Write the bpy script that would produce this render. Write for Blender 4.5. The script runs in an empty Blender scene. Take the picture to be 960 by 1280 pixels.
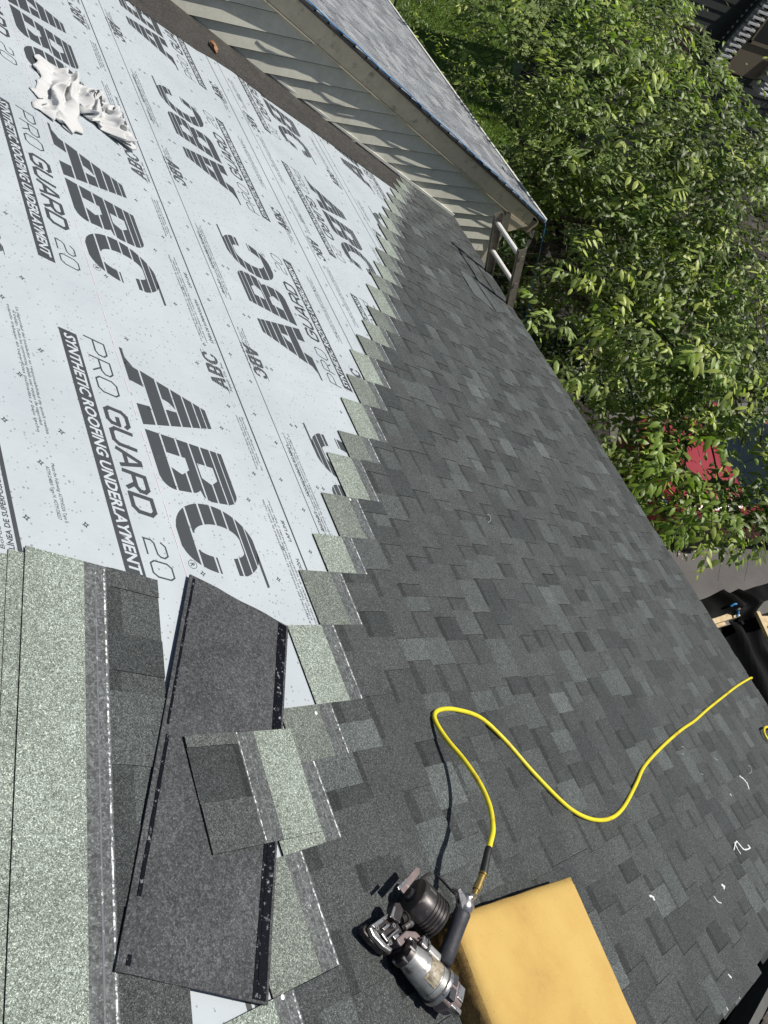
import bpy, math, random
import numpy as np
from mathutils import Vector, Matrix, noise
random.seed(7); rng = np.random.default_rng(7)
SC = bpy.context.scene
COL = SC.collection

# ------------------------------------------------------------------ camera
CAMZ = 6.9                      # camera height above the ground
F_PX = 961.0; CX, CY = 480.0, 640.0
def nrm(v): v = np.array(v, float); return v/np.linalg.norm(v)
ey = nrm([-849, -1828, 961.0])                       # along the eave, away from the camera
ex = np.array([1550, -215, 961.0]); ex = nrm(ex-ey*(ex@ey))
ed = np.array([761, 152, 961.0]); ed = nrm(ed-ey*(ed@ey))
PITCH = math.acos(float(ed@ex)); CP, SP = math.cos(PITCH), math.sin(PITCH)
ez = np.cross(ex, ey)
RW = np.array([ex, ey, ez])                          # camera (x right, y down, z fwd) -> world
cam = bpy.data.cameras.new("camera"); co = bpy.data.objects.new("camera", cam); COL.objects.link(co)
m = Matrix.Identity(4)
cols = [RW@np.array([1, 0, 0]), RW@np.array([0, -1, 0]), RW@np.array([0, 0, -1])]
for j in range(3):
    for i in range(3): m[i][j] = cols[j][i]
m[2][3] = CAMZ
co.matrix_world = m
cam.sensor_fit = 'HORIZONTAL'; cam.sensor_width = 36.0; cam.lens = 36.0*F_PX/960.0
cam.clip_start = 0.05; cam.clip_end = 2000
SC.camera = co
# ------------------------------------------------------------------ light
SUN = nrm([-0.51, 0.18, -0.84])
w = bpy.data.worlds.new("World"); SC.world = w; w.use_nodes = True
nt = w.node_tree; bg = nt.nodes['Background']
sky = nt.nodes.new('ShaderNodeTexSky'); sky.sky_type = 'NISHITA'; sky.sun_disc = False
sky.sun_elevation = math.asin(-SUN[2]); sky.sun_rotation = math.atan2(-SUN[0], -SUN[1])
nt.links.new(sky.outputs[0], bg.inputs[0]); bg.inputs[1].default_value = 0.062
sl = bpy.data.lights.new("sun", 'SUN'); sl.energy = 5.0; sl.angle = math.radians(0.53); sl.color = (1.0, 0.955, 0.89)
so = bpy.data.objects.new("sun", sl); COL.objects.link(so)
so.rotation_euler = Vector(SUN).to_track_quat('-Z', 'Y').to_euler(); so.location = (8, -3, 18)
SC.view_settings.view_transform = 'Standard'; SC.view_settings.look = 'None'
SC.view_settings.exposure = -0.15; SC.view_settings.gamma = 1.0

# ------------------------------------------------------------------ the shirt's folds: a real cloth drop, worked out once before the scene is built
def drop_cloth():
    n, L, wd = 64, .72, .50; mm = int(n*wd/L); idx = {}; v = []; f = []
    for i in range(n+1):
        for j in range(mm+1):
            u, q = i/n, j/mm
            if u > .62 and not (q <= .34): continue
            if u < .12 and q > .75: continue
            x, y = u*L, q*wd
            X = x*.88+.012*noise.noise(Vector((x*12, y*12, 0))); Y = (y-.5*wd)*.64
            z = .05+.034*math.sin(y*88+3*noise.noise(Vector((x*6, y*6, 1)))+x*4)+.05*noise.noise(Vector((x*9, y*9, 5)))
            d = math.hypot(x-.42, y-.42)
            if d < .16: z += .07*(1-d/.16)+.03*math.sin(d*120); X += (.42*.86-X)*.25*(1-d/.16)
            idx[(i, j)] = len(v); v.append((X, Y, z+.04))
    for (i, j), a in idx.items():
        if (i+1, j) in idx and (i, j+1) in idx and (i+1, j+1) in idx: f.append((a, idx[(i+1, j)], idx[(i+1, j+1)], idx[(i, j+1)]))
    me = bpy.data.meshes.new('cloth_drop'); me.from_pydata(v, [], f); o = bpy.data.objects.new('cloth_drop', me); COL.objects.link(o)
    pm = bpy.data.meshes.new('drop_floor'); pm.from_pydata([(-2, -2, 0), (2, -2, 0), (2, 2, 0), (-2, 2, 0)], [], [(0, 1, 2, 3)]); p = bpy.data.objects.new('drop_floor', pm); COL.objects.link(p)
    p.modifiers.new('c', 'COLLISION'); p.collision.thickness_outer = .003; p.collision.cloth_friction = 60
    cl = o.modifiers.new('cloth', 'CLOTH'); st = cl.settings; st.quality = 6; st.mass = .15; st.tension_stiffness = 8; st.compression_stiffness = 4; st.shear_stiffness = 2; st.bending_stiffness = .05; st.air_damping = 2
    cs = cl.collision_settings; cs.use_self_collision = True; cs.self_distance_min = .003; cs.distance_min = .003; cs.collision_quality = 3
    for fr in range(1, 41): SC.frame_set(fr)
    ev = o.evaluated_get(bpy.context.evaluated_depsgraph_get()); em = ev.to_mesh(); pts = [tuple(q.co) for q in em.vertices]; ev.to_mesh_clear()
    for q in (o, p): bpy.data.objects.remove(q)
    bpy.data.meshes.remove(me); bpy.data.meshes.remove(pm); SC.frame_set(1)
    return pts, idx
CLOTH_PTS, CLOTH_IDX = drop_cloth()

# ------------------------------------------------------------------ frames and measuring
H = 1.41
RF = Matrix(((CP, 0, SP, -H*SP), (0, 1, 0, 0), (-SP, 0, CP, CAMZ-H*CP), (0, 0, 0, 1)))   # roof frame: x down the slope, y along the eave, z off the roof
def W(t, s, h=0.0): return RF @ Vector((t, s, h))
nrc = np.cross(ed, ey)
def ray(px, py): return RW @ nrm([px-CX, py-CY, F_PX])
def roofpt(px, py, h=0.0):
    r = nrm([px-CX, py-CY, F_PX]); P = r*(-(H-h)/(r@nrc)); return float(P@ed), float(P@ey)
def P3(px, py, **k):
    r = ray(px, py); a, v = list(k.items())[0]; i = 'XYZ'.index(a)
    q = r*((v-(CAMZ if i == 2 else 0))/r[i]); return Vector((q[0], q[1], q[2]+CAMZ))
def PD(px, py, d): q = ray(px, py)*d; return Vector((q[0], q[1], q[2]+CAMZ))

# ------------------------------------------------------------------ object helpers
PW = {}
def thing(name, label, cat, loc=(0, 0, 0), group=None):
    o = bpy.data.objects.new(name, None); COL.objects.link(o); o.location = loc; o.empty_display_size = .2
    PW[o.name] = Matrix.Translation(loc); tag(o, label, cat, group); return o
def tag(o, label=None, cat=None, group=None, kind=None):
    if label: o['label'] = label
    if cat: o['category'] = cat
    if group: o['group'] = group
    if kind: o['kind'] = kind
    return o
def place(o, parent, M):
    if parent is not None:
        o.parent = parent; o.matrix_basis = PW[parent.name].inverted() @ M
    else: o.matrix_basis = M
    PW[o.name] = M.copy()
class MB:
    def __init__(s): s.v = []; s.f = []; s.m = []; s.c = []; s.uv = None
    def face(s, idx, mi=0, col=None): s.f.append(tuple(idx)); s.m.append(mi); s.c.append(col)
    def verts(s, pts): n = len(s.v); s.v.extend([tuple(p) for p in pts]); return n
    def box(s, a, b, mi=0, col=None, M=None):
        x0, y0, z0 = a; x1, y1, z1 = b
        p = [(x0,y0,z0),(x1,y0,z0),(x1,y1,z0),(x0,y1,z0),(x0,y0,z1),(x1,y0,z1),(x1,y1,z1),(x0,y1,z1)]
        if M: p = [M @ Vector(q) for q in p]
        n = s.verts(p)
        for f in ((3,2,1,0),(4,5,6,7),(0,1,5,4),(1,2,6,5),(2,3,7,6),(3,0,4,7)): s.face([n+i for i in f], mi, col)
    def prism(s, poly, z0, z1, mi=0, col=None, M=None, sidemi=None, bottom=True):
        k = len(poly)
        area = sum(poly[i][0]*poly[(i+1) % k][1]-poly[(i+1) % k][0]*poly[i][1] for i in range(k))
        if area < 0: poly = poly[::-1]
        f0 = (lambda x, y: z0) if not callable(z0) else z0
        f1 = (lambda x, y: z1) if not callable(z1) else z1
        p = [(x, y, f0(x, y)) for x, y in poly]+[(x, y, f1(x, y)) for x, y in poly]
        if M: p = [M @ Vector(q) for q in p]
        n = s.verts(p); sm = mi if sidemi is None else sidemi
        s.face([n+k+i for i in range(k)], mi, col)
        if bottom: s.face([n+k-1-i for i in range(k)], mi, col)
        for i in range(k): j = (i+1) % k; s.face([n+i, n+j, n+k+j, n+k+i], sm, col)
    def quad(s, a, b, c, d, mi=0, col=None): n = s.verts([a, b, c, d]); s.face([n, n+1, n+2, n+3], mi, col)
    def tube(s, pts, r, sides=8, mi=0, col=None, caps=True):
        pts = [Vector(p) for p in pts]; k = len(pts)
        rs = r if isinstance(r, (list, tuple)) else [r]*k
        up = Vector((0.3, 0.1, 1)); T = []
        for i in range(k):
            T.append((pts[min(i+1, k-1)]-pts[max(i-1, 0)]).normalized())
        a = T[0].cross(up).normalized(); base = []
        for i in range(k):
            a = (a-T[i]*a.dot(T[i])).normalized(); b = T[i].cross(a)
            base.append(s.verts([pts[i]+(a*math.cos(2*math.pi*j/sides)+b*math.sin(2*math.pi*j/sides))*rs[i] for j in range(sides)]))
        for i in range(k-1):
            for j in range(sides):
                q = (j+1) % sides
                s.face([base[i]+j, base[i]+q, base[i+1]+q, base[i+1]+j], mi, col)
        if caps:
            s.face([base[0]+sides-1-j for j in range(sides)], mi, col); s.face([base[-1]+j for j in range(sides)], mi, col)
    def lathe(s, prof, M, sides=20, mi=0, col=None, sq=1.0, caps=True):
        base = []
        for x, r in prof:
            base.append(s.verts([M @ Vector((x, r*math.cos(2*math.pi*j/sides), r*sq*math.sin(2*math.pi*j/sides))) for j in range(sides)]))
        for i in range(len(prof)-1):
            mm = mi[i] if isinstance(mi, list) else mi
            for j in range(sides):
                q = (j+1) % sides; s.face([base[i]+j, base[i]+q, base[i+1]+q, base[i+1]+j], mm, col)
        e = mi[0] if isinstance(mi, list) else mi; e2 = mi[-1] if isinstance(mi, list) else mi
        if caps:
            s.face([base[0]+sides-1-j for j in range(sides)], e, col); s.face([base[-1]+j for j in range(sides)], e2, col)
    def build(s, name, mats, parent=None, M=None, smooth=False, bevel=0, seg=2):
        me = bpy.data.meshes.new(name); me.from_pydata(s.v, [], s.f)
        if not isinstance(mats, (list, tuple)): mats = [mats]
        for q in mats: me.materials.append(q)
        if any(s.m): me.polygons.foreach_set('material_index', s.m)
        if any(c is not None for c in s.c):
            at = me.color_attributes.new('tint', 'FLOAT_COLOR', 'CORNER')
            d = []
            for f, c in zip(s.f, s.c): d.extend((list(c or (.1, .1, .1))+[1.0])*len(f))
            at.data.foreach_set('color', d)
        if smooth:
            me.polygons.foreach_set('use_smooth', [True]*len(s.f))
        me.update()
        o = bpy.data.objects.new(name, me); COL.objects.link(o); place(o, parent, M or Matrix.Identity(4))
        if smooth and smooth != 'all':
            me.shade_smooth() if False else None
            md = o.modifiers.new('w', 'EDGE_SPLIT'); md.split_angle = math.radians(38)
        if bevel:
            b = o.modifiers.new('bevel', 'BEVEL'); b.width = bevel; b.segments = seg; b.limit_method = 'ANGLE'
        return o

# ------------------------------------------------------------------ materials
def newmat(name):
    mt = bpy.data.materials.new(name); mt.use_nodes = True
    n = mt.node_tree.nodes; return mt, n, mt.node_tree.links, n['Principled BSDF']
def N(n, t, **k):
    q = n.new(t)
    for a, b in k.items(): setattr(q, a, b)
    return q
def mix(n, l, fac, a, b, mode='MIX'):
    q = N(n, 'ShaderNodeMix', data_type='RGBA', blend_type=mode)
    for i, v in ((0, fac), (6, a), (7, b)):
        if hasattr(v, 'node'): l.new(v, q.inputs[i])
        elif v is not None: q.inputs[i].default_value = v if i == 0 else (tuple(v)+(1,))[:4]
    return q.outputs[2]
def ramp(n, l, src, stops):
    q = N(n, 'ShaderNodeValToRGB'); e = q.color_ramp.elements
    while len(e) > 1: e.remove(e[0])
    for i, (p, c) in enumerate(stops):
        x = e[0] if i == 0 else e.new(p)
        x.position = p; x.color = (c, c, c, 1) if not isinstance(c, tuple) else c+(1,)
    l.new(src, q.inputs[0]); return q.outputs[0]
def tex(n, l, kind, scale, vec=None, **k):
    q = N(n, 'ShaderNodeTex'+kind)
    for a, b in k.items():
        if a in q.inputs: q.inputs[a].default_value = b
        else: setattr(q, a, b)
    q.inputs['Scale'].default_value = scale
    if vec is not None: l.new(vec, q.inputs['Vector'])
    return q
def pos(n): return N(n, 'ShaderNodeNewGeometry').outputs['Position']
def bump(n, l, b, h, strength, dist=0.002):
    q = N(n, 'ShaderNodeBump'); q.inputs['Strength'].default_value = strength; q.inputs['Distance'].default_value = dist
    l.new(h, q.inputs['Height']); l.new(q.outputs[0], b.inputs['Normal'])
def plain(name, col, rough=.6, metal=0, noise_amt=.25, nscale=30, bmp=.15, spec=None, dirt=None, dscale=8, dthr=(.5, .7), bdist=.002):
    mt, n, l, b = newmat(name); p = pos(n)
    t1 = tex(n, l, 'Noise', nscale, p, Detail=6.0, Roughness=.6)
    v = ramp(n, l, t1.outputs[0], [(.25, 1-noise_amt), (.75, 1+noise_amt)])
    c = mix(n, l, 1.0, col, v, 'MULTIPLY')
    if dirt:
        t2 = tex(n, l, 'Noise', dscale, p, Detail=8.0, Roughness=.65)
        c = mix(n, l, ramp(n, l, t2.outputs[0], [(dthr[0], 0.0), (dthr[1], 1.0)]), c, dirt)
    l.new(c, b.inputs['Base Color']); b.inputs['Roughness'].default_value = rough; b.inputs['Metallic'].default_value = metal
    if spec is not None: b.inputs['Specular IOR Level'].default_value = spec
    if bmp: bump(n, l, b, t1.outputs[0], bmp, bdist)
    return mt
def granules(name, tint=None, lo=.35, hi=1.9, scale=640, low=.15, rough=.85, dots=None):
    mt, n, l, b = newmat(name); p = pos(n)
    if tint is None: a = N(n, 'ShaderNodeAttribute', attribute_name='tint').outputs['Color']
    else: a = N(n, 'ShaderNodeRGB'); a.outputs[0].default_value = tuple(tint)+(1,); a = a.outputs[0]
    vo = tex(n, l, 'Voronoi', scale, p); sep = N(n, 'ShaderNodeSeparateColor'); l.new(vo.outputs['Color'], sep.inputs[0])
    r1 = ramp(n, l, sep.outputs[0], [(0, lo*.9), (.5, .8), (.85, 1.2), (1, hi*1.15)])
    v2 = tex(n, l, 'Voronoi', scale*.45, p); s2 = N(n, 'ShaderNodeSeparateColor'); l.new(v2.outputs['Color'], s2.inputs[0])
    r2 = ramp(n, l, s2.outputs[1], [(0, .66), (1, 1.34)])
    n2 = tex(n, l, 'Noise', 5, p, Detail=6.0, Roughness=.7); r3 = ramp(n, l, n2.outputs[0], [(.3, 1-low), (.7, 1+low)])
    c = mix(n, l, 1.0, mix(n, l, 1.0, mix(n, l, 1.0, a, r1, 'MULTIPLY'), r2, 'MULTIPLY'), r3, 'MULTIPLY')
    l.new(c, b.inputs['Base Color']); b.inputs['Roughness'].default_value = rough
    b.inputs['Specular IOR Level'].default_value = .35
    bump(n, l, b, vo.outputs['Distance'], .5, .0012)
    return mt
M = {}
M['gran'] = granules('shingle_granules')
M['band'] = granules('nail_band', (.112, .122, .121), lo=.7, hi=1.5, scale=300, low=.2, rough=.7)
M['back'] = granules('shingle_back', (.076, .079, .083), lo=.6, hi=1.4, scale=420, low=.3)
def sealant():
    mt, n, l, b = newmat('sealant_dots'); p = pos(n)
    t = tex(n, l, 'Noise', 95, p, Detail=5.0, Roughness=.7)
    f = ramp(n, l, t.outputs[0], [(.49, 0.0), (.55, 1.0)])
    l.new(mix(n, l, f, (.13, .14, .15), (.75, .78, .78)), b.inputs['Base Color']); b.inputs['Roughness'].default_value = .6; return mt
M['seal'] = sealant()
def sealant2():
    mt, n, l, b = newmat('sealant_speckles'); p = pos(n)
    t = tex(n, l, 'Noise', 80, p, Detail=5.0, Roughness=.7)
    f = ramp(n, l, t.outputs[0], [(.6, 0.0), (.66, 1.0)])
    l.new(mix(n, l, f, (.125, .135, .15), (.7, .73, .73)), b.inputs['Base Color']); b.inputs['Roughness'].default_value = .6; return mt
M['seal2'] = sealant2()
def tar():
    mt, n, l, b = newmat('tar_strip'); p = pos(n)
    t = tex(n, l, 'Noise', 70, p, Detail=7.0, Roughness=.75)
    f = ramp(n, l, t.outputs[0], [(.57, 0.0), (.66, 1.0)])
    l.new(mix(n, l, f, (.004, .005, .009), (.34, .36, .38)), b.inputs['Base Color']); b.inputs['Roughness'].default_value = .6; b.inputs['Specular IOR Level'].default_value = .08
    bump(n, l, b, t.outputs[0], .6, .002); return mt
M['tar'] = tar()
def underlay():
    mt, n, l, b = newmat('underlayment'); p = pos(n)
    t = tex(n, l, 'Noise', 2.2, p, Detail=9.0, Roughness=.6)
    c = ramp(n, l, t.outputs[0], [(.3, (.42, .465, .495)), (.7, (.495, .54, .565))])
    vo = tex(n, l, 'Voronoi', 95, p); sp = N(n, 'ShaderNodeSeparateColor'); l.new(vo.outputs['Color'], sp.inputs[0])
    thr = N(n, 'ShaderNodeMath', operation='MULTIPLY'); l.new(ramp(n, l, sp.outputs[0], [(.55, 0.0), (1.0, 1.0)]), thr.inputs[0]); thr.inputs[1].default_value = .34
    lt = N(n, 'ShaderNodeMath', operation='LESS_THAN'); l.new(vo.outputs['Distance'], lt.inputs[0]); l.new(thr.outputs[0], lt.inputs[1])
    f2 = N(n, 'ShaderNodeMath', operation='MULTIPLY'); l.new(lt.outputs[0], f2.inputs[0]); f2.inputs[1].default_value = .7
    c = mix(n, l, f2.outputs[0], c, (.16, .17, .17))
    n3 = tex(n, l, 'Noise', 11, p, Detail=10.0, Roughness=.72)
    c = mix(n, l, ramp(n, l, n3.outputs[0], [(.5, 0.0), (.78, .5)]), c, (.40, .43, .43))
    l.new(c, b.inputs['Base Color']); b.inputs['Roughness'].default_value = .55
    mp = N(n, 'ShaderNodeMapping'); mp.inputs['Scale'].default_value = (1.6, 2.6, 1.6); l.new(p, mp.inputs[0])
    n4 = tex(n, l, 'Noise', 3.0, mp.outputs[0], Detail=4.0); bump(n, l, b, n4.outputs[0], .45, .012)
    return mt
M['under'] = underlay()
def ink():
    mt, n, l, b = newmat('printed_ink'); p = pos(n)
    t = tex(n, l, 'Noise', 60, p, Detail=8.0, Roughness=.8)
    f = ramp(n, l, t.outputs[0], [(.62, 0.0), (.72, .5)])
    l.new(mix(n, l, f, (.052, .058, .062), (.3, .32, .33)), b.inputs['Base Color']); b.inputs['Roughness'].default_value = .5; return mt
M['ink'] = ink()
M['ink_white'] = plain('print_white', (.50, .545, .57), .55, noise_amt=.06, bmp=0)
M['ink_pink'] = plain('chalk_pink', (.66, .56, .58), .7, noise_amt=.1, bmp=0)
M['membrane'] = granules('membrane', (.06, .056, .052), lo=.5, hi=1.6, scale=260, low=.2, rough=.55)
M['siding'] = plain('siding_paint', (.60, .59, .50), .55, noise_amt=.08, nscale=25, bmp=.1, dirt=(.42, .40, .33), dscale=5, dthr=(.5, .85))
M['fascia'] = plain('fascia_paint', (.60, .52, .38), .5, noise_amt=.14, nscale=14, bmp=.15, dirt=(.16, .14, .11), dscale=9, dthr=(.56, .75))
M['fascia_dark'] = plain('drip_edge_dark', (.10, .09, .10), .5, noise_amt=.2, bmp=.1)
M['white_metal'] = plain('white_metal', (.78, .77, .70), .4, noise_amt=.08, nscale=12, bmp=.05, dirt=(.35, .32, .26), dscale=14, dthr=(.6, .75))
M['alu'] = plain('weathered_aluminium', (.26, .225, .18), .5, metal=.2, noise_amt=.25, nscale=40, bmp=.15, dirt=(.14, .12, .10), dscale=12, dthr=(.5, .7))
M['alu_light'] = plain('rung_aluminium', (.86, .84, .78), .5, metal=.0, noise_amt=.12, bmp=.1)
M['foam'] = plain('foam', (.74, .49, .17), .9, noise_amt=.10, nscale=9, bmp=.25, spec=.1, dirt=(.46, .27, .075), dscale=6, dthr=(.48, .80), bdist=.004)
def foam():
    mt, n, l, b = newmat('foam_pad'); p = pos(n)
    t = tex(n, l, 'Noise', 4.5, p, Detail=9.0, Roughness=.62)
    c = ramp(n, l, t.outputs[0], [(.30, (.61, .42, .14)), (.50, (.57, .38, .12)), (.62, (.53, .34, .11)), (.80, (.33, .195, .065))])
    vo = tex(n, l, 'Voronoi', 60, p); lt = N(n, 'ShaderNodeMath', operation='LESS_THAN'); l.new(vo.outputs['Distance'], lt.inputs[0]); lt.inputs[1].default_value = .07
    c = mix(n, l, lt.outputs[0], c, (.34, .2, .07))
    # dirtier on its cut sides (normal not facing up off the roof)
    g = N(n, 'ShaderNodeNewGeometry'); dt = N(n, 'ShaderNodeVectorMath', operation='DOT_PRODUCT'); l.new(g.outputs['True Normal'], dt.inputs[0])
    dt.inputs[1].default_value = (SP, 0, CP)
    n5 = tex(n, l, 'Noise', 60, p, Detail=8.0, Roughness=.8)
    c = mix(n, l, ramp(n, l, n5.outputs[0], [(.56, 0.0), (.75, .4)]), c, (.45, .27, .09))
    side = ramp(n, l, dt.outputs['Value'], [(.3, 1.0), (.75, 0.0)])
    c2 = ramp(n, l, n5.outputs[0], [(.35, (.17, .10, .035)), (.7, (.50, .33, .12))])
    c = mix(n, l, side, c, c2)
    l.new(c, b.inputs['Base Color']); b.inputs['Roughness'].default_value = .85; b.inputs['Specular IOR Level'].default_value = .15
    bump(n, l, b, n5.outputs[0], .5, .004); return mt
M['foam'] = foam()
M['hose'] = plain('yellow_hose', (.82, .70, .03), .38, noise_amt=.1, nscale=20, bmp=.05, dirt=(.50, .20, .03), dscale=13, dthr=(.56, .74))
M['rubber'] = plain('black_rubber', (.018, .018, .018), .5, noise_amt=.3, nscale=60, bmp=.2)
M['grip'] = plain('grip_rubber', (.035, .037, .045), .55, noise_amt=.3, nscale=120, bmp=.3)
M['brass'] = plain('brass', (.42, .30, .10), .4, metal=.8, noise_amt=.3, nscale=90, bmp=.1, dirt=(.12, .09, .05), dscale=60)
M['cast'] = plain('cast_housing', (.44, .44, .42), .38, metal=.55, noise_amt=.22, nscale=45, bmp=.35, dirt=(.14, .13, .12), dscale=38, dthr=(.5, .66))
M['castsh'] = plain('bare_steel', (.52, .50, .48), .3, metal=.85, noise_amt=.25, nscale=60, bmp=.25, dirt=(.12, .11, .10), dscale=60, dthr=(.5, .65))
M['gunmetal'] = plain('gun_metal', (.055, .048, .048), .38, metal=.4, noise_amt=.3, nscale=60, bmp=.2, dirt=(.22, .19, .18), dscale=50, dthr=(.6, .72))
M['label'] = plain('worn_label', (.36, .31, .22), .5, noise_amt=.4, nscale=90, bmp=.1, dirt=(.12, .09, .06), dscale=70, dthr=(.48, .62))
M['reddish'] = plain('reddish_grey_plastic', (.20, .155, .15), .5, noise_amt=.25, nscale=50, bmp=.15, dirt=(.5, .44, .42), dscale=40, dthr=(.6, .72))
M['cloth'] = None
M['bark'] = plain('bark', (.055, .045, .035), .85, noise_amt=.4, nscale=25, bmp=.8, bdist=.01)
def leafmat(name, c_mul=1.0):
    mt, n, l, b = newmat(name)
    a = N(n, 'ShaderNodeAttribute', attribute_name='tint').outputs['Color']
    l.new(a, b.inputs['Base Color']); b.inputs['Roughness'].default_value = .46; b.inputs['Specular IOR Level'].default_value = .5
    tr = N(n, 'ShaderNodeBsdfTranslucent'); l.new(mix(n, l, 1.0, a, (1.4, 1.7, .5), 'MULTIPLY'), tr.inputs[0])
    ms = N(n, 'ShaderNodeMixShader'); ms.inputs[0].default_value = .28
    l.new(b.outputs[0], ms.inputs[1]); l.new(tr.outputs[0], ms.inputs[2]); l.new(ms.outputs[0], n['Material Output'].inputs[0]); return mt
M['leaf'] = leafmat('leaf')
def asphalt():
    mt, n, l, b = newmat('asphalt'); p = pos(n)
    t = tex(n, l, 'Noise', 1.1, p, Detail=9.0, Roughness=.65)
    c = ramp(n, l, t.outputs[0], [(.3, (.085, .08, .078)), (.55, (.12, .112, .105)), (.75, (.19, .175, .16))])
    v = tex(n, l, 'Noise', 120, p, Detail=3.0); c = mix(n, l, 1.0, c, ramp(n, l, v.outputs[0], [(.3, .7), (.7, 1.3)]), 'MULTIPLY')
    l.new(c, b.inputs['Base Color']); b.inputs['Roughness'].default_value = .85; bump(n, l, b, v.outputs[0], .4, .004); return mt
M['asphalt'] = asphalt()
def ground():
    mt, n, l, b = newmat('soil_ground'); p = pos(n)
    t = tex(n, l, 'Noise', .6, p, Detail=10.0, Roughness=.7)
    c = ramp(n, l, t.outputs[0], [(.35, (.014, .012, .009)), (.58, (.03, .026, .02)), (.76, (.12, .10, .088))])
    v = tex(n, l, 'Voronoi', 30, p); sp = N(n, 'ShaderNodeSeparateColor'); l.new(v.outputs['Color'], sp.inputs[0])
    c = mix(n, l, 1.0, c, ramp(n, l, sp.outputs[0], [(0, .5), (1, 1.7)]), 'MULTIPLY')
    l.new(c, b.inputs['Base Color']); b.inputs['Roughness'].default_value = .9; bump(n, l, b, v.outputs['Distance'], .6, .02); return mt
M['soil'] = ground()
M['lawn'] = plain('lawn', (.12, .17, .04), .9, noise_amt=.5, nscale=6, bmp=.6, bdist=.03)
M['carred'] = plain('red_car_paint', (.36, .045, .06), .28, noise_amt=.05, nscale=4, bmp=0, spec=.6)
M['glass'] = plain('car_glass', (.02, .03, .04), .06, noise_amt=.1, bmp=0, spec=.9)
M['blacktarp'] = plain('black_tarp', (.0045, .0045, .005), .75, noise_amt=.3, nscale=60, bmp=.2, spec=.15)
M['wood'] = plain('sawn_wood', (.62, .48, .28), .7, noise_amt=.18, nscale=20, bmp=.2, dirt=(.4, .27, .13), dscale=12)
M['blue'] = plain('blue_strap', (.03, .22, .50), .5, noise_amt=.2, bmp=0)
M['rope'] = plain('blue_green_rope', (.05, .22, .46), .6, noise_amt=.3, nscale=80, bmp=.2)
M['darkwall'] = plain('dark_siding_gap_shade', (.022, .026, .023), .7, noise_amt=.2, nscale=8, bmp=.1)
M['brick'] = plain('dark_brick', (.05, .028, .022), .85, noise_amt=.3, nscale=12, bmp=.2)
M['beige'] = plain('beige_panel', (.15, .12, .08), .7, noise_amt=.1, bmp=0)
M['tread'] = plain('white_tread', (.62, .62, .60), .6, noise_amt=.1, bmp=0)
M['plainblack'] = plain('dark_opening_shade', (.01, .01, .01), .4, noise_amt=.1, bmp=0)
M['sawdust'] = plain('sawdust', (.5, .4, .28), .9, noise_amt=.3, nscale=80, bmp=.3)
M['whitebit'] = plain('white_caulk', (.85, .86, .84), .5, noise_amt=.08, bmp=.1)
M['dryleaf'] = plain('dry_leaf', (.34, .18, .09), .6, noise_amt=.35, nscale=60, bmp=.2)

# ------------------------------------------------------------------ ground (z = 0)
def sheet(name, poly, z, mat, kind='structure'):
    b = MB(); n = b.verts([(x, y, z) for x, y in poly]); b.face(range(n, n+len(poly))); o = b.build(name, mat); tag(o, kind=kind); return o
sheet('ground', [(-300, -300), (300, -300), (300, 300), (-300, 300)], 0, M['soil'])
sheet('driveway', [(4.0, -40), (26, -40), (26, 5.3), (9.8, 5.3), (9.2, 4.4), (8.9, 3.7), (8.2, 3.3), (7.2, 3.15), (4.0, 3.1)], .01, M['asphalt'])
sheet('lawn', [(9.5, 12.6), (13, 12.2), (19, 13.2), (26, 19), (30, 60), (4, 60), (7, 14)], .012, M['lawn'])

# ------------------------------------------------------------------ house (roof, gable, walls)
EAVE = 6.06; SWALL = 5.53; RAKE = -0.73; PIT = 0.143; NC = 36
house = thing('house', 'house whose lower roof is half covered in dark shingles over printed white underlayment', 'house', (0, 2.5, 0))
b = MB(); b.box((-1.6, RAKE+.03, -.03), (EAVE-.02, SWALL+.05, -.004)); b.build('roof_deck', plain('plywood', (.45, .33, .2)), house, RF)
# drip edge: thin pale metal line at the eave
b = MB(); b.box((EAVE-.05, RAKE, -.003), (EAVE+.006, SWALL, .003)); b.box((EAVE+.001, RAKE, -.06), (EAVE+.006, SWALL, -.003))
b.build('drip_edge', M['white_metal'], house, RF)

# underlayment rolls, each with its own print
US = [(-1.6, .862, 'roll'), (.80, 1.80, 'roll'), (1.74, 2.79, 'roll'), (2.72, 3.80, 'roll'), (3.74, 4.9, 'roll')]
PRINT = {}
def sheet_under(t0, t1, lift):
    b = MB(); ns, ntt = 40, 6; s0, s1 = RAKE+.05, SWALL-.02
    for i in range(ntt+1):
        for j in range(ns+1):
            t = t0+(t1-t0)*i/ntt; s = s0+(s1-s0)*j/ns
            h = .0008+lift
            b.v.append((t, s, h))
    for i in range(ntt):
        for j in range(ns):
            a = i*(ns+1)+j; b.face([a, a+ns+1, a+ns+2, a+1])
    # turned-down front edge, the real thickness of the lap
    b.quad((t1, s0, lift+.0008), (t1, s0, lift-.0006), (t1, s1, lift-.0006), (t1, s1, lift+.0008))
    return b.build('underlayment', M['under'], house, RF)
rolls = []
for i, (a, c, _) in enumerate(US): rolls.append(sheet_under(a, c, .0012*(len(US)-1-i)))
LIFT = [.0008+.0012*(len(US)-1-i) for i in range(len(US))]

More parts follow.
